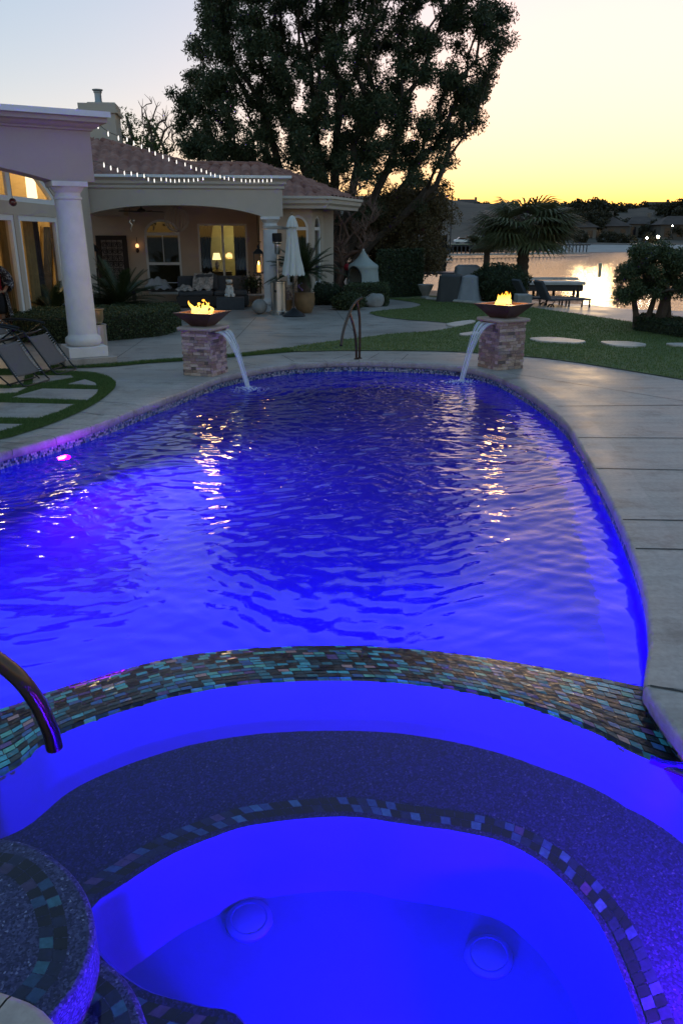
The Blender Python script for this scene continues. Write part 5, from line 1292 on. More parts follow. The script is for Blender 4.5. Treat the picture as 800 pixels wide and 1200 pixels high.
# patio heater
b = P(327, 368.5); hy = b.y
t = thing('patio_heater', 'stainless steel mushroom patio heater standing before the patio column', 'patio heater', b)
MB().lathe([(.245, 0), (.25, .02), (.25, .10), (.205, .11)], n=28).build('base', M['steel'], t, True)
MB().lathe([(.205, .05), (.205, .82), (.215, .83), (.215, .86), (.19, .875), (.03, .88)], n=28).build('tank_housing', M['steel'], t, True)
MB().tube([(0, 0, .86), (0, 0, 1.84)], .032, 14).build('pole', M['steel'], t, True)
MB().lathe([(.05, 1.55), (.075, 1.58), (.075, 1.80), (.10, 1.82), (.12, 1.84), (.12, 1.86)], n=20).build('burner_housing', M['steel'], t, True)
MB().lathe([(.12, 1.86), (.13, 1.88), (.13, 2.06), (.11, 2.08)], n=20).build('burner_screen', M['black'], t, True)
hz = Q(327, 267, hy).z
MB().lathe([(.43, hz-.035), (.44, hz-.03), (.30, hz+.01), (.10, hz+.045), (.02, hz+.05)], n=32).build('reflector_hood', M['steel'], t, True)
MB().lathe([(.035, -.004), (.035, .01)], (0, 0, 0), 12, Matrix.Rotation(R(90), 3, 'X')).build('valve_knob', M['black'], t, True).location = (-.07, -.205, .62)
for k in range(3): MB().lathe([(.03, 0), (.03, .04)], (math.cos(k*2.1+.6)*.24, math.sin(k*2.1+.6)*.24, 0), 10).build('foot', M['steel'], t, True)
# closed parasol
b = P(344.5, 370.5); t = thing('closed_parasol', 'tall off white parasol folded shut on a round dark base', 'parasol', b)
MB().lathe([(.30, 0), (.31, .02), (.24, .08), (.12, .15), (.045, .20), (.03, .21)], n=28).build('base', M['black'], t, True)
zt_p = Q(342.5, 252, b.y).z; zb_p = Q(342.5, 321, b.y).z
MB().tube([(0, 0, .15), (0, 0, zt_p-.02)], .019, 10).build('pole', M['wood_dark'], t, True)
cm = MB(); nn_ = 96; prof_ = [(.02, zt_p-.03), (.09, zt_p-.10), (.12, zt_p-.25), (.10, zt_p-.28), (.15, zt_p-.6), (.20, zt_p-1.0), (.26, zb_p+.18), (.295, zb_p)]
vs = []; fs = []
for i, (r_, z_) in enumerate(prof_):
    for k in range(nn_):
        a_ = 2*math.pi*k/nn_; f = .72+.28*abs(math.cos(a_*4+.2*math.sin(z_*3)))**.8+.05*math.sin(a_*13+i); zz = z_-(.05*abs(math.sin(a_*12)) if i == len(prof_)-1 else 0)
        vs.append((r_*f*math.cos(a_), r_*f*math.sin(a_), zz))
for i in range(len(prof_)-1):
    for k in range(nn_): fs.append((i*nn_+k, i*nn_+(k+1) % nn_, (i+1)*nn_+(k+1) % nn_, (i+1)*nn_+k))
cm.add(vs, fs); cm.build('canopy', M['canvas'], t, True)
vc = MB(); vs = []; fs = []; pv = [(.01, zt_p), (.07, zt_p-.05), (.12, zt_p-.16), (.15, zt_p-.27)]
for i, (r_, z_) in enumerate(pv):
    for k in range(48): a_ = 2*math.pi*k/48; f = .8+.25*abs(math.cos(a_*4)); vs.append((r_*f*math.cos(a_), r_*f*math.sin(a_), z_-(.03*abs(math.sin(a_*8)) if i == 3 else 0)))
for i in range(3):
    for k in range(48): fs.append((i*48+k, i*48+(k+1) % 48, (i+1)*48+(k+1) % 48, (i+1)*48+k))
vc.add(vs, fs); vc.build('vent_cap', M['canvas'], t, True); MB().ball((0, 0, zt_p+.03), .03, 10, 8).build('finial', M['terracotta'], t, True)
# big planter with sago palm
b = P(357, 366.5); t = thing('glazed_planter', 'large brown glazed urn planted with a sago palm right of the parasol', 'planter', b)
MB().lathe([(.17, 0), (.20, .02), (.27, .2), (.29, .38), (.27, .50), (.28, .54), (.27, .56), (.24, .55), (.22, .50), (.02, .50)], n=28).build('pot', M['terracotta'], t, True)
MB().lathe([(.17, .5), (.20, .7), (.17, .95), (.12, 1.05)], n=14).build('palm_trunk', M['bark'], t, True)
sago('', None, 1.0, 60, 1.15, rg, parent=t)
fl = MB()
for k in range(7): a_ = k*.9; fl.ball((-.10+.05*math.cos(a_), -.2+.04*math.sin(a_), .62+.03*k), .025, 6, 5)
fl.build('flowers', simple('purple_petals', (.20, .14, .38), .8), t, True)
b = P(352, 359); t = thing('globe_lamp', 'matt white ball ornament between the parasol and the brown urn', 'garden ornament', (b.x, b.y, 0))
MB().ball((0, 0, .72), .22, 24, 16).build('globe', M['ceramic_white'], t, True); MB().lathe([(.16, 0), (.18, .05), (.12, .3), (.15, .52)], n=20).build('stand', M['stone_grey'], t, True)
# firewood-like pots left of parasol
b = P(335.5, 366); t = thing('flower_pot', 'dark pot of pale flowers between the heater and the parasol', 'flower pot', b)
MB().lathe([(.14, 0), (.19, .3), (.2, .34), (.17, .33), (.02, .30)], n=18).build('pot', M['terracotta'], t, True)
fl = MB(); r5 = random.Random(4)
for k in range(60): fl.ball((r5.gauss(0, .10), r5.gauss(0, .09), .42+r5.gauss(0, .09)), r5.uniform(.02, .04), 5, 4)
o = fl.build('flowers', simple('pale_petals', (.32, .25, .24), .9, var=.5, scale=20), t, True); o['kind'] = 'stuff'
# stone ball, table with plant and lantern, sofa, animal statue
b = P(304.5, 368); tag(MB().ball((0, 0, .20), .21, 22, 14, (1, 1, .95)).build('stone_ball', M['stone_grey'], None, True), 'rough round stone ball at the foot of the patio column', 'garden ornament').location = b
b = L2W(HF, (h(302, 340, 2.0)[0], 2.0, 0)); t = thing('side_table', 'long dark side table with a grey top under the hanging lantern', 'table', b, HF.r)
zt2 = h(302, 344, 2.0)[1]; MB().box((-.47, -.22, zt2-.05), (.47, .22, zt2)).build('top', M['stone_grey'], t, bevel=.01)
for sx in (-.38, .38):
    for sy in (-.15, .15): MB().lathe([(.03, 0), (.045, .05), (.025, .15), (.04, zt2*.6), (.03, zt2-.05)], (sx, sy, 0), 8).build('leg', M['wood_dark'], t, True)
b2 = L2W(HF, (h(297, 340, 2.0)[0], 2.0, zt2)); t = thing('potted_plant', 'dark leafy pot plant with white blooms on the side table', 'potted plant', b2, HF.r)
MB().lathe([(.08, 0), (.12, .16), (.13, .18), (.02, .16)], n=14).build('pot', M['black'], t, True)
v = rg.normal(size=(700, 3))*np.array([.15, .13, .11])+np.array([0, 0, .32]); V, Fq = leaf_quads(v, .08, .04, rg); np_mesh('leaves', V, Fq, M['leaf_dark'], t)
fl = MB()
for k in range(26): fl.ball((rg.normal(.12, .10), rg.normal(0, .08), .42+rg.normal(0, .06)), .028, 5, 4)
o = fl.build('blooms', M['ceramic_white'], t, True); o['kind'] = 'stuff'
b3 = L2W(HF, (h(288.5, 341, 1.9)[0], 1.9, zt2)); t = thing('candle_lantern', 'little glass lantern with a warm candle on the left end of the side table', 'lantern', b3, HF.r)
MB().lathe([(.045, 0), (.045, .03)], n=12).build('base', M['black'], t); MB().lathe([(.02, .03), (.02, .09)], n=10).build('candle', M['sconce_glow'], t, True); MB().lathe([(.05, .17), (.015, .22)], n=12).build('lid', M['black'], t)
for k in range(4): a_ = k*math.pi/2; MB().tube([(.042*math.cos(a_), .042*math.sin(a_), .03), (.042*math.cos(a_), .042*math.sin(a_), .17)], .004, 5).build('bar', M['black'], t)
# sofa
b = L2W(HF, (h(246, 355, 1.5)[0], 1.5, 0)); t = thing('patio_sofa', 'dark wicker patio sofa with grey cushions and a patterned throw', 'sofa', b, HF.r)
m_ = MB(); m_.box((-.95, -.1, .05), (1.15, .75, .34)); m_.build('base', M['wicker'], t, bevel=.02)
MB().box((-.95, .62, .30), (1.15, .80, .88)).build('back', M['cushion'], t, bevel=.05); MB().box((-.90, -.08, .34), (.12, .60, .48)).build('seat_cushion', M['cushion'], t, bevel=.05); MB().box((.14, -.08, .34), (1.12, .60, .48)).build('seat_cushion', M['cushion'], t, bevel=.05)
MB().box((-.40, .44, .48), (.25, .62, .93)).build('back_cushion', M['cushion'], t, bevel=.07)
def cloth(name, parent, x0, x1, y0, y1, zf, m, n=18):
    q = MB(); q.v = [(x0+(x1-x0)*i/n, y0+(y1-y0)*j/n, zf(i/n, j/n)) for j in range(n+1) for i in range(n+1)]; q.f = [(j*(n+1)+i, j*(n+1)+i+1, (j+1)*(n+1)+i+1, (j+1)*(n+1)+i) for j in range(n) for i in range(n)]; return q.build(name, m, parent, True)
tag(cloth('throw_blanket', None, -.30, .30, -.25, .30, lambda u, v: .95+.05*math.sin(u*14)*math.cos(v*9)-.45*(1-v)**2, M['throw']), 'patterned grey throw draped over the middle of the sofa', 'blanket').location = L2W(HF, (h(239, 340, 1.9)[0], 1.9, 0))
tag(cloth('patterned_pillow', None, -.30, .28, -.2, .2, lambda u, v: .5+.17*math.sin(math.pi*u)*math.sin(math.pi*v)+.02*math.sin(u*20), M['throw']), 'patterned bolster lying on the left end of the sofa', 'pillow').location = L2W(HF, (h(218, 350, 1.5)[0], 1.6, 0))
xb_, zb2 = h(200, 348, 3.4); t = thing('bench', 'low dark bench under the arched patio window', 'bench', L2W(HF, (h(200, 348, 3.4)[0], 3.4, 0)), HF.r)
MB().box((-1.3, -.25, .38), (1.2, .25, .45)).build('seat', M['wood_dark'], t, bevel=.01)
for sx in (-1.15, 1.05):
    for sy in (-.2, .15): MB().box((sx, sy, 0), (sx+.06, sy+.06, .38)).build('leg', M['wood_dark'], t)
tag(cloth('cloth_bundle', None, -.42, .40, -.22, .22, lambda u, v: .45+.34*(math.sin(math.pi*u)**.6)*math.sin(math.pi*v)**.7+.03*math.sin(u*22+v*5), M['grey_bag'], 24), 'pale grey folded cover lying on the bench below the arched window', 'cover').location = L2W(HF, (h(186, 340, 3.3)[0], 3.3, 0))
# animal statue with a hat
b = L2W(HF, (h(269.5, 359, .85)[0], .9, 0)); st = thing('statue_pedestal', 'low dark block carrying the seated dog statue', 'pedestal', b, HF.r); MB().box((-.38, -.2, 0), (.42, .3, .34)).build('block', M['cushion'], st, bevel=.02)
t = thing('dog_statue', 'pale seated dog statue wearing a small dark hat beside the sofa', 'statue', b+Vector((0, 0, .34)), HF.r+.3)
q = MB(); q.ball((0, 0, .15), .13, 16, 12, (.95, 1.1, 1.15)); q.ball((0, -.04, .30), .10, 14, 10, (.95, .9, 1.2)); q.ball((0, -.07, .45), .085, 14, 10); q.ball((0, -.16, .43), .045, 10, 8, (1, 1.3, .8))
q.tube([(-.06, -.10, .28), (-.06, -.14, .12), (-.06, -.15, .02)], [.04, .03, .035], 8); q.tube([(.06, -.10, .28), (.06, -.14, .12), (.06, -.15, .02)], [.04, .03, .035], 8)
q.ball((-.10, -.05, .06), .07, 10, 8, (.8, 1.4, .8)); q.ball((.10, -.05, .06), .07, 10, 8, (.8, 1.4, .8)); q.ball((-.08, -.04, .46), .035, 8, 6, (.5, .8, 1.3)); q.ball((.08, -.04, .46), .035, 8, 6, (.5, .8, 1.3))
q.build('body', M['ceramic_white'], t, True); MB().lathe([(.10, .51), (.105, .52), (.06, .53), (.055, .59), (.01, .60)], (0, -.06, 0), 16).build('hat', M['black'], t, True)
MB().lathe([(.10, 0), (.11, .01), (.085, .03)], (0, -.03, .345), 14).build('collar', M['terracotta'], t, True)
# steel cylinder with a brass bowl behind the round column
b = P(119, 422); t = thing('steel_cylinder', 'brushed steel gas tank cover right behind the round column', 'tank cover', b)
hcz = Q(119, 380, b.y).z; MB().lathe([(.135, 0), (.135, hcz-.02), (.145, hcz-.015), (.145, hcz), (.02, hcz+.002)], n=32).build('cylinder', M['steel'], t, True)
MB().lathe([(.15, 0), (.15, .03)], n=32).build('base_ring', M['steel'], t, True)
M['brass'] = simple('aged_brass', (.42, .30, .16), .32, 1, var=.15)
t = thing('brass_bowl', 'brass planter bowl with a wide rim resting on the steel tank cover', 'bowl', (b.x-.02, b.y, hcz+.002)); zr = Q(117, 362, b.y).z-hcz
MB().lathe([(.06, 0), (.10, .02), (.125, .08), (.13, zr-.03), (.15, zr-.015), (.15, zr), (.12, zr), (.11, zr-.04), (.02, .04)], n=28).build('bowl', M['brass'], t, True)
# lantern-like bird house behind the sago palm
xl_, zl_ = h(109, 300, 2.4); t = thing('standing_lantern', 'black standing lantern with a peaked roof beside the iron panel', 'lantern', L2W(HF, (xl_, 2.4, 0)), HF.r); zq = zl_-.35
q = MB()
for sx in (-.14, .14):
    for sy in (-.14, .14): q.box((sx-.012, sy-.012, zq), (sx+.012, sy+.012, zq+.48))
q.box((-.16, -.16, zq-.03), (.16, .16, zq)); q.build('frame', M['black'], t)
q = MB(); q.add([(-.22, -.22, zq+.48), (.22, -.22, zq+.48), (.22, .22, zq+.48), (-.22, .22, zq+.48), (0, 0, zq+.78)], [(3, 2, 1, 0), (0, 1, 4), (1, 2, 4), (2, 3, 4), (3, 0, 4)]); q.build('roof', M['black'], t)
MB().box((-.1, -.1, 0), (.1, .1, zq-.03)).build('stand', M['wood_dark'], t); MB().lathe([(.03, zq), (.03, zq+.1)], n=10).build('candle', M['sconce_glow'], t, True)
# ------------------------------------------------------------------ zero gravity loungers
M['mesh_fab'] = simple('grey_sling_fabric', (.125, .112, .11), .9, var=.08, scale=30, bump=.6, bscale=300); M['tube_black'] = simple('black_tube', (.018, .018, .02), .35, .5)
M['cordw'] = simple('lacing_cord', (.45, .44, .43), .7, bump=0)
def lounger(name, label, loc, rz, group):
    t = thing(name, label, 'lounge chair', loc, rz, group); W = .30
    # profile in x (towards the feet) and z
    foot = [(.95, .10), (.78, .34), (.60, .60)]; seat = [(.56, .62), (.30, .50), (.04, .46)]; back = [(.02, .50), (-.22, .80), (-.45, 1.12)]
    for nm_, pr in (('leg_sling', foot), ('seat_sling', seat), ('back_sling', back)):
        a0, a1 = Vector((pr[0][0], 0, pr[0][1])), Vector((pr[-1][0], 0, pr[-1][1])); q = MB(); n = 12; v = []
        for i in range(n+1):
            for j in range(9):
                s = i/n; y = (j/8*2-1)*(W-.045); p = a0.lerp(a1, .08+s*.84); v.append((p.x, y, p.z-.03*math.sin(math.pi*s)-.012*(1-(y/W)**2)))
        q.add(v, [(i*9+j, i*9+j+1, (i+1)*9+j+1, (i+1)*9+j) for i in range(n) for j in range(8)]); o = q.build(nm_, M['mesh_fab'], t, True)
        md = o.modifiers.new('thick', 'SOLIDIFY'); md.thickness = .006
        for sg in (-1, 1):
            lc = MB()
            for i in range(15): p = a0.lerp(a1, .08+.84*i/14); pz = p.z-.03*math.sin(math.pi*i/14); lc.tube([(p.x, sg*(W-.05), pz), (p.x+.012, sg*W, p.z)], .0055, 4)
            lc.build('lacing', M['cordw'], o)
    fr = MB()
    for sg in (-1, 1):
        fr.tube([(1.04, sg*W, .02), (.97, sg*W, .08), (.60, sg*W, .62), (.56, sg*W, .65)], .0125, 8); fr.tube([(.60, sg*W, .62), (.30, sg*W, .52), (.02, sg*W, .50), (-.22, sg*W, .80), (-.50, sg*W, 1.18)], .0125, 8)
    fr.tube([(-.50, -W, 1.18), (-.53, -W*.6, 1.22), (-.53, W*.6, 1.22), (-.50, W, 1.18)], .0125, 8); fr.tube([(1.04, -W, .02), (1.07, -W*.8, .012), (1.07, W*.8, .012), (1.04, W, .02)], .0125, 8)
    fr.build('frame', M['tube_black'], t, True)
    for sg in (-1, 1):
        MB().tube(spline([(.86, sg*(W+.03), .015), (.80, sg*(W+.03), .06), (.36, sg*(W+.03), .40), (-.10, sg*(W+.03), .72)], .1), .012, 8).build('leg', M['tube_black'], t, True)
        MB().tube(spline([(-.50, sg*(W+.05), .015), (-.42, sg*(W+.05), .07), (.05, sg*(W+.05), .40), (.52, sg*(W+.05), .70)], .1), .012, 8).build('leg', M['tube_black'], t, True)
        ar = MB(); ar.tube(spline([(-.16, sg*(W+.06), .735), (.1, sg*(W+.06), .75), (.36, sg*(W+.06), .735), (.56, sg*(W+.06), .70)], .05), [.014]+[.024]*0+[.02]*(len(spline([(-.16, 0, .735), (.1, 0, .75), (.36, 0, .735), (.56, 0, .70)], .05))-1), 8); ar.build('armrest', M['tube_black'], t, True)
    MB().tube([(.80, -W-.03, .03), (.80, W+.03, .03)], .011, 6).build('crossbar', M['tube_black'], t, True); MB().tube([(-.46, -W-.05, .03), (-.46, W+.05, .03)], .011, 6).build('crossbar', M['tube_black'], t, True)
    return t
c1 = P(50, 455.5); l1 = lounger('zero_gravity_chair', 'grey sling reclining chair on the slabs, nearest to the pool at the left edge', (c1.x-1.18, c1.y+.52, .022), R(-14), 'reclining chairs at the left edge')
c2 = P(88, 442)
c_ = copy_thing(l1, (c2.x-1.26, c2.y+.52, .022), R(-10), 'grey sling reclining chair with its foot end near the round column')
# ------------------------------------------------------------------ a person standing at the left edge
M['skin'] = simple('skin', (.42, .25, .18), .55, var=.05, bump=.05, Subsurface_Weight=.1); M['red'] = simple('red_top', (.45, .02, .04), .85); M['navy'] = simple('dark_skirt', (.014, .015, .025), .9)
def mk_kim():
    t = NT('patterned_kimono'); v = t.coords(); vo = t.n('TexVoronoi'); vo.inputs['Scale'].default_value = 22; vo.feature = 'DISTANCE_TO_EDGE'; t.l(v, vo.inputs['Vector']); n1 = t.noise(v, 12, 3, .7)
    a_ = t.ramp(vo.outputs['Distance'], [(.05, (.45, .42, .42)), (.12, (.02, .014, .02))], 'LINEAR'); c = t.mix(t.ramp(n1, [(.45, (0,)*3), (.55, (1,)*3)]), a_, (.025, .018, .025)); t.prin(c, .9); return t.m
M['kimono'] = mk_kim(); M['shoe'] = simple('white_shoe', (.55, .55, .55), .6); M['hair'] = simple('brown_hair', (.05, .03, .02), .6, var=.3, scale=30)
pb = P(1, 398); t = thing('person', 'person in red top, dark skirt and patterned kimono standing at the left edge', 'person', pb, R(25))
def skin_mesh(name, chains, m, parent, sub=2):
    V = []; Ed = []; Rr = []
    idx = {}
    for ch in chains:
        prev = None
        for (p, r_) in ch:
            key = tuple(round(c, 4) for c in p)
            if key not in idx: idx[key] = len(V); V.append(p); Rr.append(r_)
            i = idx[key]
            if prev is not None and prev != i: Ed.append((prev, i))
            prev = i
    me = bpy.data.meshes.new(name); me.from_pydata(V, Ed, []); me.materials.append(m); o = bpy.data.objects.new(name, me); COL.objects.link(o); o.parent = parent
    md = o.modifiers.new('skin', 'SKIN'); md.use_smooth_shade = True
    for i, r_ in enumerate(Rr):
        sv = me.skin_vertices[0].data[i]; sv.radius = r_ if isinstance(r_, tuple) else (r_, r_); sv.use_root = (i == 0)
    md = o.modifiers.new('sub', 'SUBSURF'); md.levels = sub; md.render_levels = sub; return o
pel = (0, 0, .92)
body = [[(pel, (.155, .11)), ((0, 0, 1.05), (.125, .095)), ((0, 0, 1.22), (.145, .105)), ((0, 0, 1.36), (.15, .09)), ((0, .01, 1.44), (.06, .06)), ((0, .0, 1.50), (.05, .055)), ((0, -.02, 1.57), (.075, .09)), ((0, -.01, 1.66), (.072, .092)), ((0, 0, 1.71), (.04, .05))],
        [(pel, (.155, .11)), ((.09, 0, .84), (.085, .09)), ((.10, -.01, .50), (.058, .06)), ((.10, .02, .30), (.05, .055)), ((.10, .03, .08), (.032, .035)), ((.10, -.10, .03), (.035, .025))],
        [(pel, (.155, .11)), ((-.09, 0, .84), (.085, .09)), ((-.10, .02, .50), (.058, .06)), ((-.12, .08, .30), (.05, .055)), ((-.12, .10, .08), (.032, .035)), ((-.12, -.02, .03), (.035, .025))],
        [((0, 0, 1.36), (.15, .09)), ((.17, 0, 1.38), (.052, .052)), ((.30, .03, 1.12), (.038, .038)), ((.20, -.14, .96), (.030, .030)), ((.15, -.19, .95), (.026, .018))],
        [((0, 0, 1.36), (.15, .09)), ((-.17, 0, 1.38), (.052, .052)), ((-.22, .0, 1.10), (.038, .038)), ((-.20, -.08, .88), (.030, .030)), ((-.20, -.10, .80), (.026, .018))]]
skin_mesh('body', body, M['skin'], t)
fg = [[((.15, -.19, .95), .014), ((.12, -.215, .945+.006*k), .010), ((.08, -.235+.0*k, .94+.014*k-.02), .009), ((.055, -.235, .93+.014*k-.02), .008)] for k in range(4)]+[[((.15, -.19, .95), .014), ((.135, -.20, .985), .010), ((.115, -.21, 1.0), .008)]]
for ch in fg: skin_mesh('finger', [ch], M['skin'], t, 1)
def sleeve(name, rings, m, n=20, wob=.06, close=False):
    vs = []; fs = []
    for (c, rx, ry) in rings:
        for k in range(n): a_ = 2*math.pi*k/n; f = 1+wob*math.sin(a_*5+c[2]*9); vs.append((c[0]+rx*f*math.cos(a_), c[1]+ry*f*math.sin(a_), c[2]))
    for i in range(len(rings)-1):
        for k in range(n): fs.append((i*n+k, i*n+(k+1) % n, (i+1)*n+(k+1) % n, (i+1)*n+k))
    o = MB().add(vs, fs).build(name, m, t, True, angle=180); md = o.modifiers.new('thick', 'SOLIDIFY'); md.thickness = .006; return o
sleeve('red_top', [((0, 0, .90), .19, .145), ((0, 0, 1.05), .16, .125), ((0, 0, 1.22), .175, .135), ((0, 0, 1.36), .19, .12), ((0, 0, 1.42), .12, .09), ((0, 0, 1.45), .08, .075)], M['red'])
sleeve('skirt', [((0, .01, .52), .19, .16), ((0, 0, .70), .205, .165), ((0, 0, .88), .195, .15), ((0, 0, .98), .165, .13)], M['navy'], wob=.03)
# kimono: open at the front, falling to mid calf on both sides, wide sleeve over the bent arm
q = MB(); N1, N2 = 26, 30; vs = []
for j in range(N2+1):
    s = j/N2; z = 1.43-1.13*s; rr_ = .175+.09*s+.03*s*s
    for i in range(N1+1):
        a_ = R(-35)+R(250)*i/N1; f = 1+.06*math.sin(a_*7+s*2); sh_ = 1.15 if s < .12 else 1.0; vs.append((rr_*1.1*f*sh_*math.cos(a_), rr_*.85*f*math.sin(a_)+.02, z-.02*math.sin(a_*3)))
q.add(vs, [(j*(N1+1)+i, j*(N1+1)+i+1, (j+1)*(N1+1)+i+1, (j+1)*(N1+1)+i) for j in range(N2) for i in range(N1)]); o = q.build('kimono', M['kimono'], t, True); md = o.modifiers.new('thick', 'SOLIDIFY'); md.thickness = .005
q = MB(); q.tube(spline([(.10, 0, 1.40), (.20, .01, 1.34), (.31, .03, 1.13), (.25, -.07, 1.02)], .04), [.075]*2+[.085]*3+[.10]*(len(spline([(.10, 0, 1.40), (.20, .01, 1.34), (.31, .03, 1.13), (.25, -.07, 1.02)], .04))-5), 14, False); q.build('kimono_sleeve', M['kimono'], t, True)
MB().ball((0, .015, 1.645), .105, 18, 14, (.92, 1.05, 1.12)).build('hair', M['hair'], t, True)
fm = MB(); fm.ball((0, -.045, 1.605), .082, 18, 14, (.9, .95, 1.22)); fm.ball((0, -.128, 1.60), .014, 8, 6, (.8, 1, 1.5)); fm.build('face', M['skin'], t, True)
for sx in (-.03, .03): MB().ball((sx, -.118, 1.63), .010, 8, 6).build('eye', M['black'], t, True)
MB().ball((0, -.118, 1.562), .018, 8, 6, (1.2, .4, .4)).build('mouth', M['red'], t, True)
for sx, sy in ((.10, -.05), (-.12, .03)): MB().ball((sx, sy, .035), .05, 12, 8, (.9, 2.1, .8)).build('shoe', M['shoe'], t, True)
# ------------------------------------------------------------------ beyond the lawn
M['tent'] = simple('pale_tent_canvas', (.34, .37, .35), .9, var=.06, scale=3)
b = P(425, 351); t = thing('play_tent', 'pale round canvas play tent with a flared pointed roof behind the box hedge', 'tent', b)
zt3 = Q(419, 293, b.y).z; q = MB(); nn_ = 72; prof_ = [(r_*.74, z_*zt3) for r_, z_ in ((.82, 0), (.74, .3), (.66, .60), (.68, .66), (.66, .70), (.46, .76), (.27, .84), (.13, .93), (.04, 1.0))]; prof2 = []
for (a0, z0), (a1, z1) in zip(prof_, prof_[1:]):
    for k in range(5): prof2.append((a0+(a1-a0)*k/5, z0+(z1-z0)*k/5))
prof2.append(prof_[-1]); vs = []; fs = []
for r_, z_ in prof2:
    for k in range(nn_): a_ = 2*math.pi*k/nn_; vs.append((r_*math.cos(a_), r_*math.sin(a_), z_))
ca = R(-128)
for i in range(len(prof2)-1):
    for k in range(nn_):
        a_ = 2*math.pi*(k+.5)/nn_; zc_ = (prof2[i][1]+prof2[i+1][1])/2; da = (a_-ca+math.pi) % (2*math.pi)-math.pi
        if (da*.52/.27)**2+((zc_-.70)/.36)**2 < 1: continue
        fs.append((i*nn_+k, i*nn_+(k+1) % nn_, (i+1)*nn_+(k+1) % nn_, (i+1)*nn_+k))
q.add(vs, fs); o = q.build('canopy', M['tent'], t, True); md = o.modifiers.new('thick', 'SOLIDIFY'); md.thickness = .01
ring = MB(); ring.tube([(.525*math.cos(ca+.53*math.cos(s)), .525*math.sin(ca+.53*math.cos(s)), .70+.37*math.sin(s)) for s in [i*math.pi/14 for i in range(29)]], .02, 6, False); ring.build('door_rim', M['black'], t, True)
MB().ball((0, 0, zt3), .04, 10, 8).build('finial', M['ceramic_white'], t, True)
b = P(409, 347); t = thing('red_ball_ornament', 'small red ball ornament left of the play tent', 'ornament', (b.x-.08, b.y-.9, 0)); MB().ball((0, 0, 1.02), .11, 14, 10).build('ball', M['red'], t, True); MB().tube([(0, 0, 0), (0, 0, .93)], .02, 8).build('stake', M['black'], t)
b = P(438, 359.5)
q = MB(); q.ball((0, 0, .17), .28, 20, 14, (1.2, .8, .8)); o = q.build('boulder', M['stone_grey'], None, True, angle=180)
for v in o.data.vertices: n_ = noise.noise(v.co*4)*.07; v.co += v.co.normalized()*n_; v.co.z = max(v.co.z, -.02)
o.location = b; tag(o, 'pale rounded boulder in front of the small box hedge', 'boulder')
b = P(498, 350); t = thing('stone_urn', 'small pale stone urn standing in front of the tall square hedge', 'urn', b)
MB().lathe([(.15, 0), (.16, .06), (.10, .10), (.20, .28), (.26, .42), (.28, .46), (.25, .47), (.22, .42), (.02, .40)], n=20).build('urn', M['stone_grey'], t, True)
# covered barbecue
M['cover_dark'] = simple('charcoal_cover', (.05, .047, .045), .8, var=.12, scale=4, bump=.5, bscale=7); M['cover_grey'] = simple('silver_cover', (.22, .22, .23), .6, var=.12, scale=4, bump=.6, bscale=6)
def cover(mb, x0, x1, y0, y1, h_, flare=.06, sh_=.1):
    lv = [(0, flare), (.3, flare*.5), (.75, 0), (.93, -.02), (1, -sh_)]; N_ = 48; vs = []
    cx_, cy_ = (x0+x1)/2, (y0+y1)/2; ax, ay = (x1-x0)/2, (y1-y0)/2
    for f, d in lv:
        for k in range(N_):
            a_ = 2*math.pi*k/N_; c_, s_ = math.cos(a_), math.sin(a_); w_2 = 1+.03*math.sin(a_*9+f*3)*(1-f); rx_, ry_ = (ax+d)*w_2, (ay+d)*w_2
            vs.append((cx_+rx_*math.copysign(abs(c_)**.45, c_), cy_+ry_*math.copysign(abs(s_)**.45, s_), h_*f))
    mb.add(vs, [(i*N_+k, i*N_+(k+1) % N_, (i+1)*N_+(k+1) % N_, (i+1)*N_+k) for i in range(len(lv)-1) for k in range(N_)]+[tuple((len(lv)-1)*N_+k for k in range(N_))]); return mb
b = P(530, 353.5); t = thing('covered_grill', 'barbecue under a charcoal and silver cover at the back edge of the lawn', 'covered grill', b, R(-15))
cover(MB(), -.46, .30, -.35, .35, .86).build('dark_cover', M['cover_dark'], t, True); cover(MB(), .26, .80, -.38, .33, .84, .14, .16).build('silver_cover', M['cover_grey'], t, True)
b = P(558, 351); t = thing('covered_furniture', 'second covered piece of furniture under a grey sheet beside the grill', 'covered furniture', Vector((b.x, b.y+2.0, 0)), R(5)); cover(MB(), -.5, .4, -.3, .3, 1.05, .08, .12).build('cover', M['cover_grey'], t, True)
# edging kerb of the lawn, table-tennis like table
kb = MB(); kb.tube([P(500, 351, .02)+Vector((0, 0, .03)), P(545, 355, .02)+Vector((0, 0, .03)), P(600, 360, 0)+Vector((0, 0, .03))], .06, 6); struct(kb.build('lawn_kerb', M['patio'], smooth=False))
b = P(505, 345, -.1); t = thing('garden_table', 'long navy topped table on the lakeside terrace behind the grill', 'table', (b.x, b.y+1.5, -.12), R(4)); M['navy_top'] = simple('navy_top', (.035, .045, .07), .5)
MB().box((-1.5, -.6, .72), (1.5, .6, .78)).build('top', M['navy_top'], t, bevel=.01)
for sx in (-1.2, 1.1):
    for sy in (-.45, .4): MB().box((sx, sy, 0), (sx+.07, sy+.07, .72)).build('leg', M['black'], t)
b = P(521, 345, -.1); t = thing('dark_screen', 'dark upright sail shaped screen behind the navy table', 'screen', (b.x, b.y+5, -.12)); m_ = MB(); m_.prism([(-1.0, 0.7), (.62, .5), (.62, 2.15), (.05, 2.15)], [], 0, .04); m_.build('panel', M['black'], t, normals=True)
MB().box((.58, 0, 0), (.64, .05, 2.2)).build('post', M['black'], t); MB().box((-.95, 0, 0), (-.9, .05, .85)).build('post', M['black'], t)
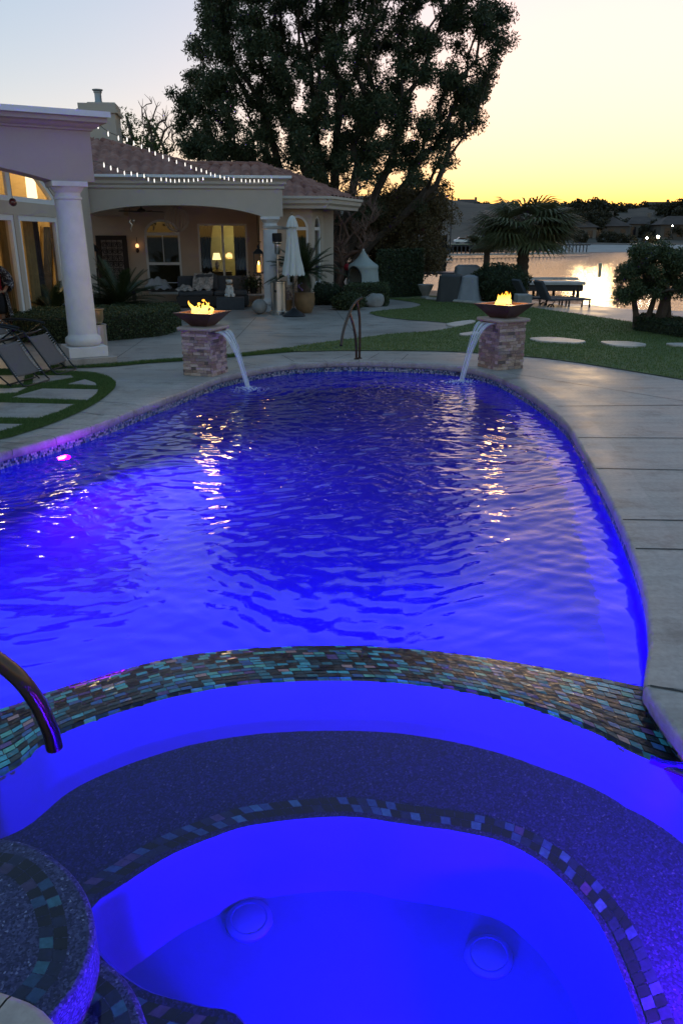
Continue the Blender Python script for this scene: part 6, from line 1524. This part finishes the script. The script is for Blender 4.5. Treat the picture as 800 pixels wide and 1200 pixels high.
# two dark loungers on wheels by the lake
def chaise(label, loc, rz):
    t = thing('lake_lounger', label, 'sun lounger', loc, rz, 'dark sun loungers on the lakeside terrace')
    MB().box((-.20, -.32, .30), (1.15, .32, .35)).build('seat', M['cushion'], t, bevel=.015)
    q = MB(); Mx = Matrix.Translation((-.15, 0, .33)) @ Matrix.Rotation(R(32), 4, 'Y'); q.box((-.05, -.33, 0), (.04, .33, .62), Mx @ Matrix.Rotation(R(-62), 4, 'Y')); q.build('backrest', M['cushion'], t, bevel=.02)
    for sy in (-.28, .24):
        MB().box((1.1, sy, 0), (1.14, sy+.04, .30)).build('leg', M['black'], t); MB().box((.45, sy, 0), (.49, sy+.04, .30)).build('leg', M['black'], t)
        MB().tube([(-.1, sy+.02, .12), (.05, sy+.02, .36)], .018, 6).build('axle_strut', M['black'], t)
        w2_ = MB(); w2_.lathe([(.075, -.02), (.11, -.02), (.11, .02), (.075, .02)], n=18, M=Matrix.Rotation(R(90), 3, 'X')); w2_.f = [f for f in w2_.f if len(f) == 4]+[]
        w2_.f += [(3*18+k, 3*18+(k+1) % 18, (k+1) % 18, k) for k in range(18)]; o = w2_.build('wheel', M['black'], t, True); o.location = (-.12, sy+(.06 if sy > 0 else -.03), .11)
        sp_ = MB()
        for k in range(3): a_ = k*math.pi/3; sp_.tube([(.08*math.cos(a_), 0, .08*math.sin(a_)), (-.08*math.cos(a_), 0, -.08*math.sin(a_))], .008, 4)
        sp_.build('spokes', M['black'], o)
    return t
ca_ = P(632, 364.5, -.12); cb_ = P(652, 365, -.12)
chaise('left of the two dark wheeled loungers on the lakeside terrace', (ca_.x-.15, ca_.y+.9, -.12), R(8)); chaise('right of the two dark wheeled loungers on the lakeside terrace', (cb_.x-.1, cb_.y+.4, -.12), R(8))
# granite block by the palm, low step
b = P(614, 362, 0); t = thing('stone_block', 'pale grey stone block at the foot of the fan palm', 'stone block', (b.x, b.y+.3, -.02)); MB().box((-.22, -.25, 0), (.22, .25, .42)).build('block', M['stone_grey'], t, bevel=.03)
# boat dock on the lake
DZ = ZL+.55; a_ = P(612, 333, DZ); t = thing('boat_dock', 'grey boat dock with a pale rail on the lake beyond the loungers', 'dock', (a_.x, a_.y, ZL)); wdk = P(686, 333, DZ).x-a_.x
MB().box((-1.5, 0, .50), (wdk, 1.6, .66)).build('deck', M['lakeside'], t, bevel=.02); MB().box((-1.5, 1.45, .70), (wdk, 1.58, .84)).build('curb', M['lakeside'], t); MB().box((-1.4, .1, .18), (wdk-.1, 1.5, .48)).build('float', M['black'], t)
for k in range(5): x_ = -1.3+k*(wdk+1.1)/4; MB().tube([(x_, 1.45, -1.5), (x_, 1.45, .45)], .08, 8).build('pile', M['bark'], t)
for k in range(3): MB().tube([(-1.3+k*2.2, .15, -1.5), (-1.3+k*2.2, .15, .45)], .09, 8).build('pile', M['bark'], t)
b = P(655, 323, DZ); t = thing('dock_box', 'small cream bollard standing on the far side of the boat dock', 'bollard', (b.x, a_.y+1.45, DZ+.30)); MB().lathe([(.09, 0), (.09, .62), (.11, .64), (.11, .72), (.02, .76)], n=12).build('post', simple('cream_post', (.55, .48, .30), .6), t, True)
# ------------------------------------------------------------------ far side of the lake
def place(px, py, Y): return Vector((Q(px, py, Y).x, Y, 0))
# long jetty with dark pickets
M['rail_dark'] = simple('dark_rail', (.035, .035, .04), .6)
def jetty(label, px0, px1, Y, z0, hgt, dn):
    A0, A1 = place(px0, 300, Y), place(px1, 300, Y+dn); t = thing('picket_jetty', label, 'jetty fence', (A0.x, A0.y, ZL)); d = (A1-A0); L = d.length; d.normalize(); ang_ = math.atan2(d.y, d.x); t.rotation_euler.z = ang_
    MB().box((0, 0, z0), (L, 1.2, z0+.25)).build('walkway', M['lakeside'], t); q = MB(); q.box((0, .02, z0+.25+hgt-.12), (L, .12, z0+.25+hgt)); q.build('rail', M['rail_dark'], t)
    n = min(98, int(L/.75))
    for k in range(n): MB().box((k*L/n, .03, z0+.25), (k*L/n+.16, .11, z0+.25+hgt-.12)).build('picket', M['rail_dark'], t)
    return t
jetty('dark picket railing on the pale jetty behind the fan palms', 520, 690, 118, .35, 1.15, 14)
jetty('low dark picket railing close to the olive tree on the far left of the lake', 470, 530, 100, .2, 1.2, 0)
# grass park strip with parked cars
gp = [Vector(place(516, 300, 176)), Vector(place(600, 300, 176)), Vector(place(600, 290, 196)), Vector(place(516, 290, 196))]
zz = fz(gp[0].x+8, 186); q = MB(); q.add([(gp[0].x-6, 175, .35), (gp[1].x, 175, .35), (gp[1].x, 200, zz+1.0), (gp[0].x-6, 200, zz+1.0)], [(0, 1, 2, 3)]); struct(q.build('park_lawn', mk_grass('park_grass', (.07, .12, .03), (.10, .15, .04))))
zroad = zz+1.05; q = MB(); q.add([(gp[0].x-20, 200, zroad-.05), (gp[1].x+40, 200, zroad-.05), (gp[1].x+40, 206, zroad-.05), (gp[0].x-20, 206, zroad-.05)], [(0, 1, 2, 3)]); struct(q.build('park_road', M['lakeside']))
def car(label, x, Y, z, rz, col, kind=0):
    t = thing('parked_car', label, 'car', (x, Y, z), rz, 'cars parked across the lake'); cm_ = simple('car_paint', col, .3, .2, bump=0)
    hb_ = [(-2.2, .35), (2.2, .35), (2.25, .75), (1.5, .92), (-2.0, .98), (-2.25, .8)]; rf = [(-1.7, .95), (1.35, .9), (.65, 1.45 if not kind else 1.75), (-1.1 if not kind else -1.6, 1.48 if not kind else 1.78)]
    MB().prism(hb_, [], -.88, .88).build('body', cm_, t, bevel=.08, normals=True); MB().prism(rf, [], -.76, .76).build('cabin', simple('car_glass', (.02, .02, .025), .1, bump=0), t, bevel=.06, normals=True); MB().prism([(-1.0, 1.46 if not kind else 1.76), (.6, 1.43 if not kind else 1.73), (.5, 1.5 if not kind else 1.8), (-.95, 1.52 if not kind else 1.82)], [], -.72, .72).build('roof', cm_, t, normals=True)
    for x_ in (-1.4, 1.4):
        for y_ in (-.86, .70): o = MB().lathe([(.33, 0), (.33, .16)], n=14, M=Matrix.Rotation(R(-90), 3, 'X')).build('wheel', M['black'], t, True); o.location = (x_, y_, .33)
    return t
xr = place(542, 290, 203).x; car('white saloon car parked across the lake, left of the two', xr, 203, zroad, R(8), (.7, .7, .7)); xr = place(550.5, 290, 203).x; car('white van-like car parked across the lake, right of the two', xr+.6, 204.5, zroad, R(5), (.75, .75, .75), 1)
xk = place(562, 290, 190).x; t = thing('glass_shelter', 'small pale framed shelter across the lake right of the cars', 'shelter', (xk, 190, zz)); q = MB()
for sx in (-1.2, 1.1):
    for sy in (0, 1.6): q.box((sx, sy, 0), (sx+.12, sy+.12, 2.7))
q.box((-1.4, -.2, 2.7), (1.4, 2.0, 2.9)); q.box((-1.2, 0, 1.2), (1.2, .1, 1.35)); q.build('frame', simple('pale_blue_frame', (.35, .42, .45), .6), t)
for i_, (px, Y_) in enumerate(((526.5, 150),)):
    A0 = place(px, 300, Y_); t = thing('lamp_post', 'thin tall lamp post across the lake at the edge of the olive tree', 'lamp post', (A0.x, Y_, ZL)); MB().tube([(0, 0, 0), (0, 0, 11)], [.14, .08], 8).build('pole', M['rail_dark'], t, True); MB().box((-.7, -.1, 10.9), (.1, .1, 11.05)).build('lamp_head', M['rail_dark'], t)
# houses on the hillside
M['far_wall'] = simple('far_house_wall', (.17, .135, .105), .9, scale=.5); M['far_wall2'] = simple('far_house_wall_brown', (.11, .088, .07), .9, scale=.5); M['far_roof'] = simple('far_house_roof', (.075, .05, .04), .9, var=.3, scale=.6, bump=0)
M['far_glass'] = simple('far_dark_window', (.02, .02, .025), .15, bump=0); M['lit_win'] = emis('far_lit_window', (1, .72, .35), .8)
def far_house(label, px, py, Y, W, H, D, m, lit=0, rz=0):
    A0 = Q(px, py, Y); z = A0.z; t = thing('far_house', label, 'house', (A0.x, Y, z), rz, 'houses across the lake')
    MB().box((-W/2, 0, -2.5), (W/2, D, H)).build('wall', m, t); rh = W*.14+.8; e = .7
    MB().add([(-W/2-e, -e, H), (W/2+e, -e, H), (W/2+e, D+e, H), (-W/2-e, D+e, H), (-W*.22, D/2, H+rh), (W*.22, D/2, H+rh)], [(0, 1, 5, 4), (1, 2, 5), (2, 3, 4, 5), (3, 0, 4), (3, 2, 1, 0)]).build('roof', M['far_roof'], t)
    n = max(3, int(W/3.2))
    for k in range(n):
        x_ = -W/2+W*(k+.5)/n; o = MB().box((x_-.75, -.06, .8), (x_+.75, .02, H-.8)).build('window', M['lit_win'] if (k == lit-1) else M['far_glass'], t)
    MB().box((W*.25, D/2, H+rh*.2), (W*.25+1, D/2+1, H+rh+1)).build('chimney', m, t)
    return t
far_house('cream hilltop house against the glow, right of the huge tree', 548, 251, 400, 15, 4.0, 10, M['far_wall'])
far_house('small pale house on the hill crest at the left of the glow', 531, 250, 405, 9, 4, 8, M['far_wall2'])
far_house('low house on the hillside between the two glowing street lamps', 700, 285, 235, 17, 4.6, 10, M['far_wall2'], 2)
far_house('brown hillside house with a tower like chimney behind the tall shrub', 752, 282, 240, 9, 4.6, 8, M['far_wall'], 0)
far_house('wide dark roofed house at the right edge across the lake', 795, 281, 230, 11, 4.0, 8, M['far_wall2'], 0)
far_house('pale hilltop house near the right edge of the skyline', 772, 256, 380, 18, 4, 10, M['far_wall2'])
far_house('distant hilltop house above the fan palm', 642, 255, 385, 14, 4, 10, M['far_wall2'], 1)
far_house('long low house half hidden by trees right of the fan palm', 668, 284, 232, 14, 4, 9, M['far_wall'], 0)
# trees across the lake: each its own crown and trunk
M['leaf_far'] = leafmat('far_tree_leaves', [(0, (.03, .028, .014)), (1, (.065, .055, .026))], .2)
protos = []
for k in range(4):
    t = thing('far_tree', 'x', 'tree', (0, 0, -60), 0, 'trees across the lake'); MB().tube([(0, 0, -1.5), (.1, 0, 2.2), (0, .1, 4)], [.3, .22, .12], 7).build('trunk', M['bark'], t, True)
    cl = []; 
    for q_ in range(26+6*k): v = Vector(rg.normal(0, 1, 3)); v.normalize(); cl.append((Vector((v.x*(2.2+.25*k), v.y*2.3, 4.3+v.z*(1.7+.5*(k % 2)))), .95))
    pts = clump_points(cl, 75, rg); V, Fq = leaf_quads(pts, .55, .34, rg); np_mesh('crown', V, Fq, M['leaf_far'], t); protos.append(t)
spots = [(520, 264, 330, 1.0), (536, 243, 410, .9), (566, 238, 390, 1.0), (578, 240, 385, 1.2), (590, 240, 380, 1.3), (604, 240, 380, 1.2), (628, 241, 360, 1.2), (640, 239, 370, 1.1), (652, 240, 360, 1.3), (664, 241, 350, 1.1),
         (678, 238, 300, 1.3), (688, 236, 290, 1.35), (698, 234, 285, 1.4), (708, 239, 290, 1.2), (720, 241, 350, 1.1), (732, 240, 370, 1.2), (744, 241, 380, 1.1), (756, 241, 380, 1.1), (774, 240, 360, 1.1), (784, 239, 330, 1.2), (794, 236, 320, 1.3), (806, 235, 320, 1.3),
         (672, 252, 240, 1.2), (684, 250, 238, 1.3), (696, 249, 238, 1.35), (706, 252, 240, 1.1), (716, 256, 242, 1.1), (728, 258, 246, 1.2), (740, 262, 244, 1.0), (764, 262, 238, 1.1), (776, 264, 236, 1.0), (786, 266, 232, .9), (804, 266, 232, 1.0),
         (634, 266, 230, 1.1), (646, 266, 225, 1.2), (658, 266, 226, 1.1), (622, 270, 225, 1.1), (612, 268, 230, 1.2), (600, 268, 226, 1.1), (588, 270, 230, 1.0), (576, 274, 232, .9), (540, 280, 240, .45), (552, 274, 260, .5), (528, 272, 270, .5),
         (560, 282, 225, .5), (680, 272, 212, .7), (712, 272, 214, .8), (725, 274, 212, .7), (738, 276, 210, .7), (760, 276, 210, .8), (505, 262, 300, 1.2), (820, 262, 260, 1.4)]
kinds = ['rounded dark tree', 'broad olive tree', 'dense brownish tree', 'full shaggy tree']
for i_, (px, py, Y_, s_) in enumerate(spots):
    A0 = Q(px, py, Y_); s_ = s_*max(1, Y_/215); zg = A0.z-6.2*s_; pr = protos[i_ % 4]
    wh = 'on the skyline' if py < 246 else ('on the far slope' if py < 262 else 'near the far shore')
    side_ = 'left of the palms' if px < 565 else ('behind the palms' if px < 630 else ('between palms and shrub' if px < 722 else 'above the shrub'))
    lab = f'{kinds[i_ % 4]} across the lake {wh}, {side_}'
    c = pr if i_ < 4 else copy_thing(pr); c.location = (A0.x, Y_, zg); c.rotation_euler.z = i_*1.7; c.scale = (s_, s_, s_*1.0); c['label'] = lab
# same labels within a group are numbered by place
from collections import Counter
cnt = Counter(o['label'] for o in bpy.data.objects if o.get('category') == 'tree' and not o.parent)
for lab, n in cnt.items():
    if n > 1:
        os_ = sorted([o for o in bpy.data.objects if not o.parent and o.get('label') == lab], key=lambda o: o.location.x/o.location.y)
        names = {2: ['left', 'right'], 3: ['left', 'middle', 'right']}.get(n, ['first', 'second', 'third', 'fourth', 'fifth', 'sixth', 'seventh'][:n])
        for o, w_3 in zip(os_, names): o['label'] = f'{w_3} {lab}' if n < 4 else f'{w_3} from the left {lab}'
# lamps along the far shore
M['far_lamp'] = emis('far_lamp_glow', (1, .86, .6), 14)
def far_lamp(px, py, Y, r_, label):
    A0 = Q(px, py, Y); t = thing('shore_lamp', label, 'lamp', (A0.x, Y, A0.z), 0, 'lit lamps along the far shore'); MB().ball((0, 0, 0), r_, 10, 8).build('globe', M['far_lamp'], t, True); MB().tube([(0, 0, -3.2), (0, 0, -r_*.8)], .06, 6).build('post', M['rail_dark'], t)
for px, py, r_, wh in ((667, 292, .22, 'lit shore lamp just right of the fan palm'), (687.5, 291.5, .12, 'faint shore lamp right of the brightest palm side lamp'), (701, 291, .15, 'shore lamp below the low lit house'), (713.5, 290, .15, 'shore lamp left of the tall shrub top'),
                       (738.5, 289.5, .12, 'small shore lamp just above the tall shrub'), (757.5, 279, .24, 'bright lamp beside the brown house behind the shrub'), (770.5, 277.5, .32, 'brightest lamp right of the brown house'), (775.5, 287, .16, 'lower lamp right under the brightest lamp'), (788, 287, .16, 'low lamp near the right edge'), (787.5, 264.5, .12, 'upper lamp near the right edge of the far slope')):
    far_lamp(px, py, 205, r_, wh)
# pale beach on the far right shore
q = MB(); pts = [(640, 300, 172), (690, 299, 168), (740, 297, 170), (800, 296, 165), (900, 296, 165)]; q.add([tuple(Vector((Q(a, b, Y_).x, Y_-6, ZL+.02))) for a, b, Y_ in pts]+[tuple(Vector((Q(a, b, Y_).x, Y_+26, ZL+1.15))) for a, b, Y_ in pts[::-1]], [(0, 1, 8, 9), (1, 2, 7, 8), (2, 3, 6, 7), (3, 4, 5, 6)])
struct(q.build('far_beach', simple('beach_grey', (.30, .28, .26), .9, scale=.3)))
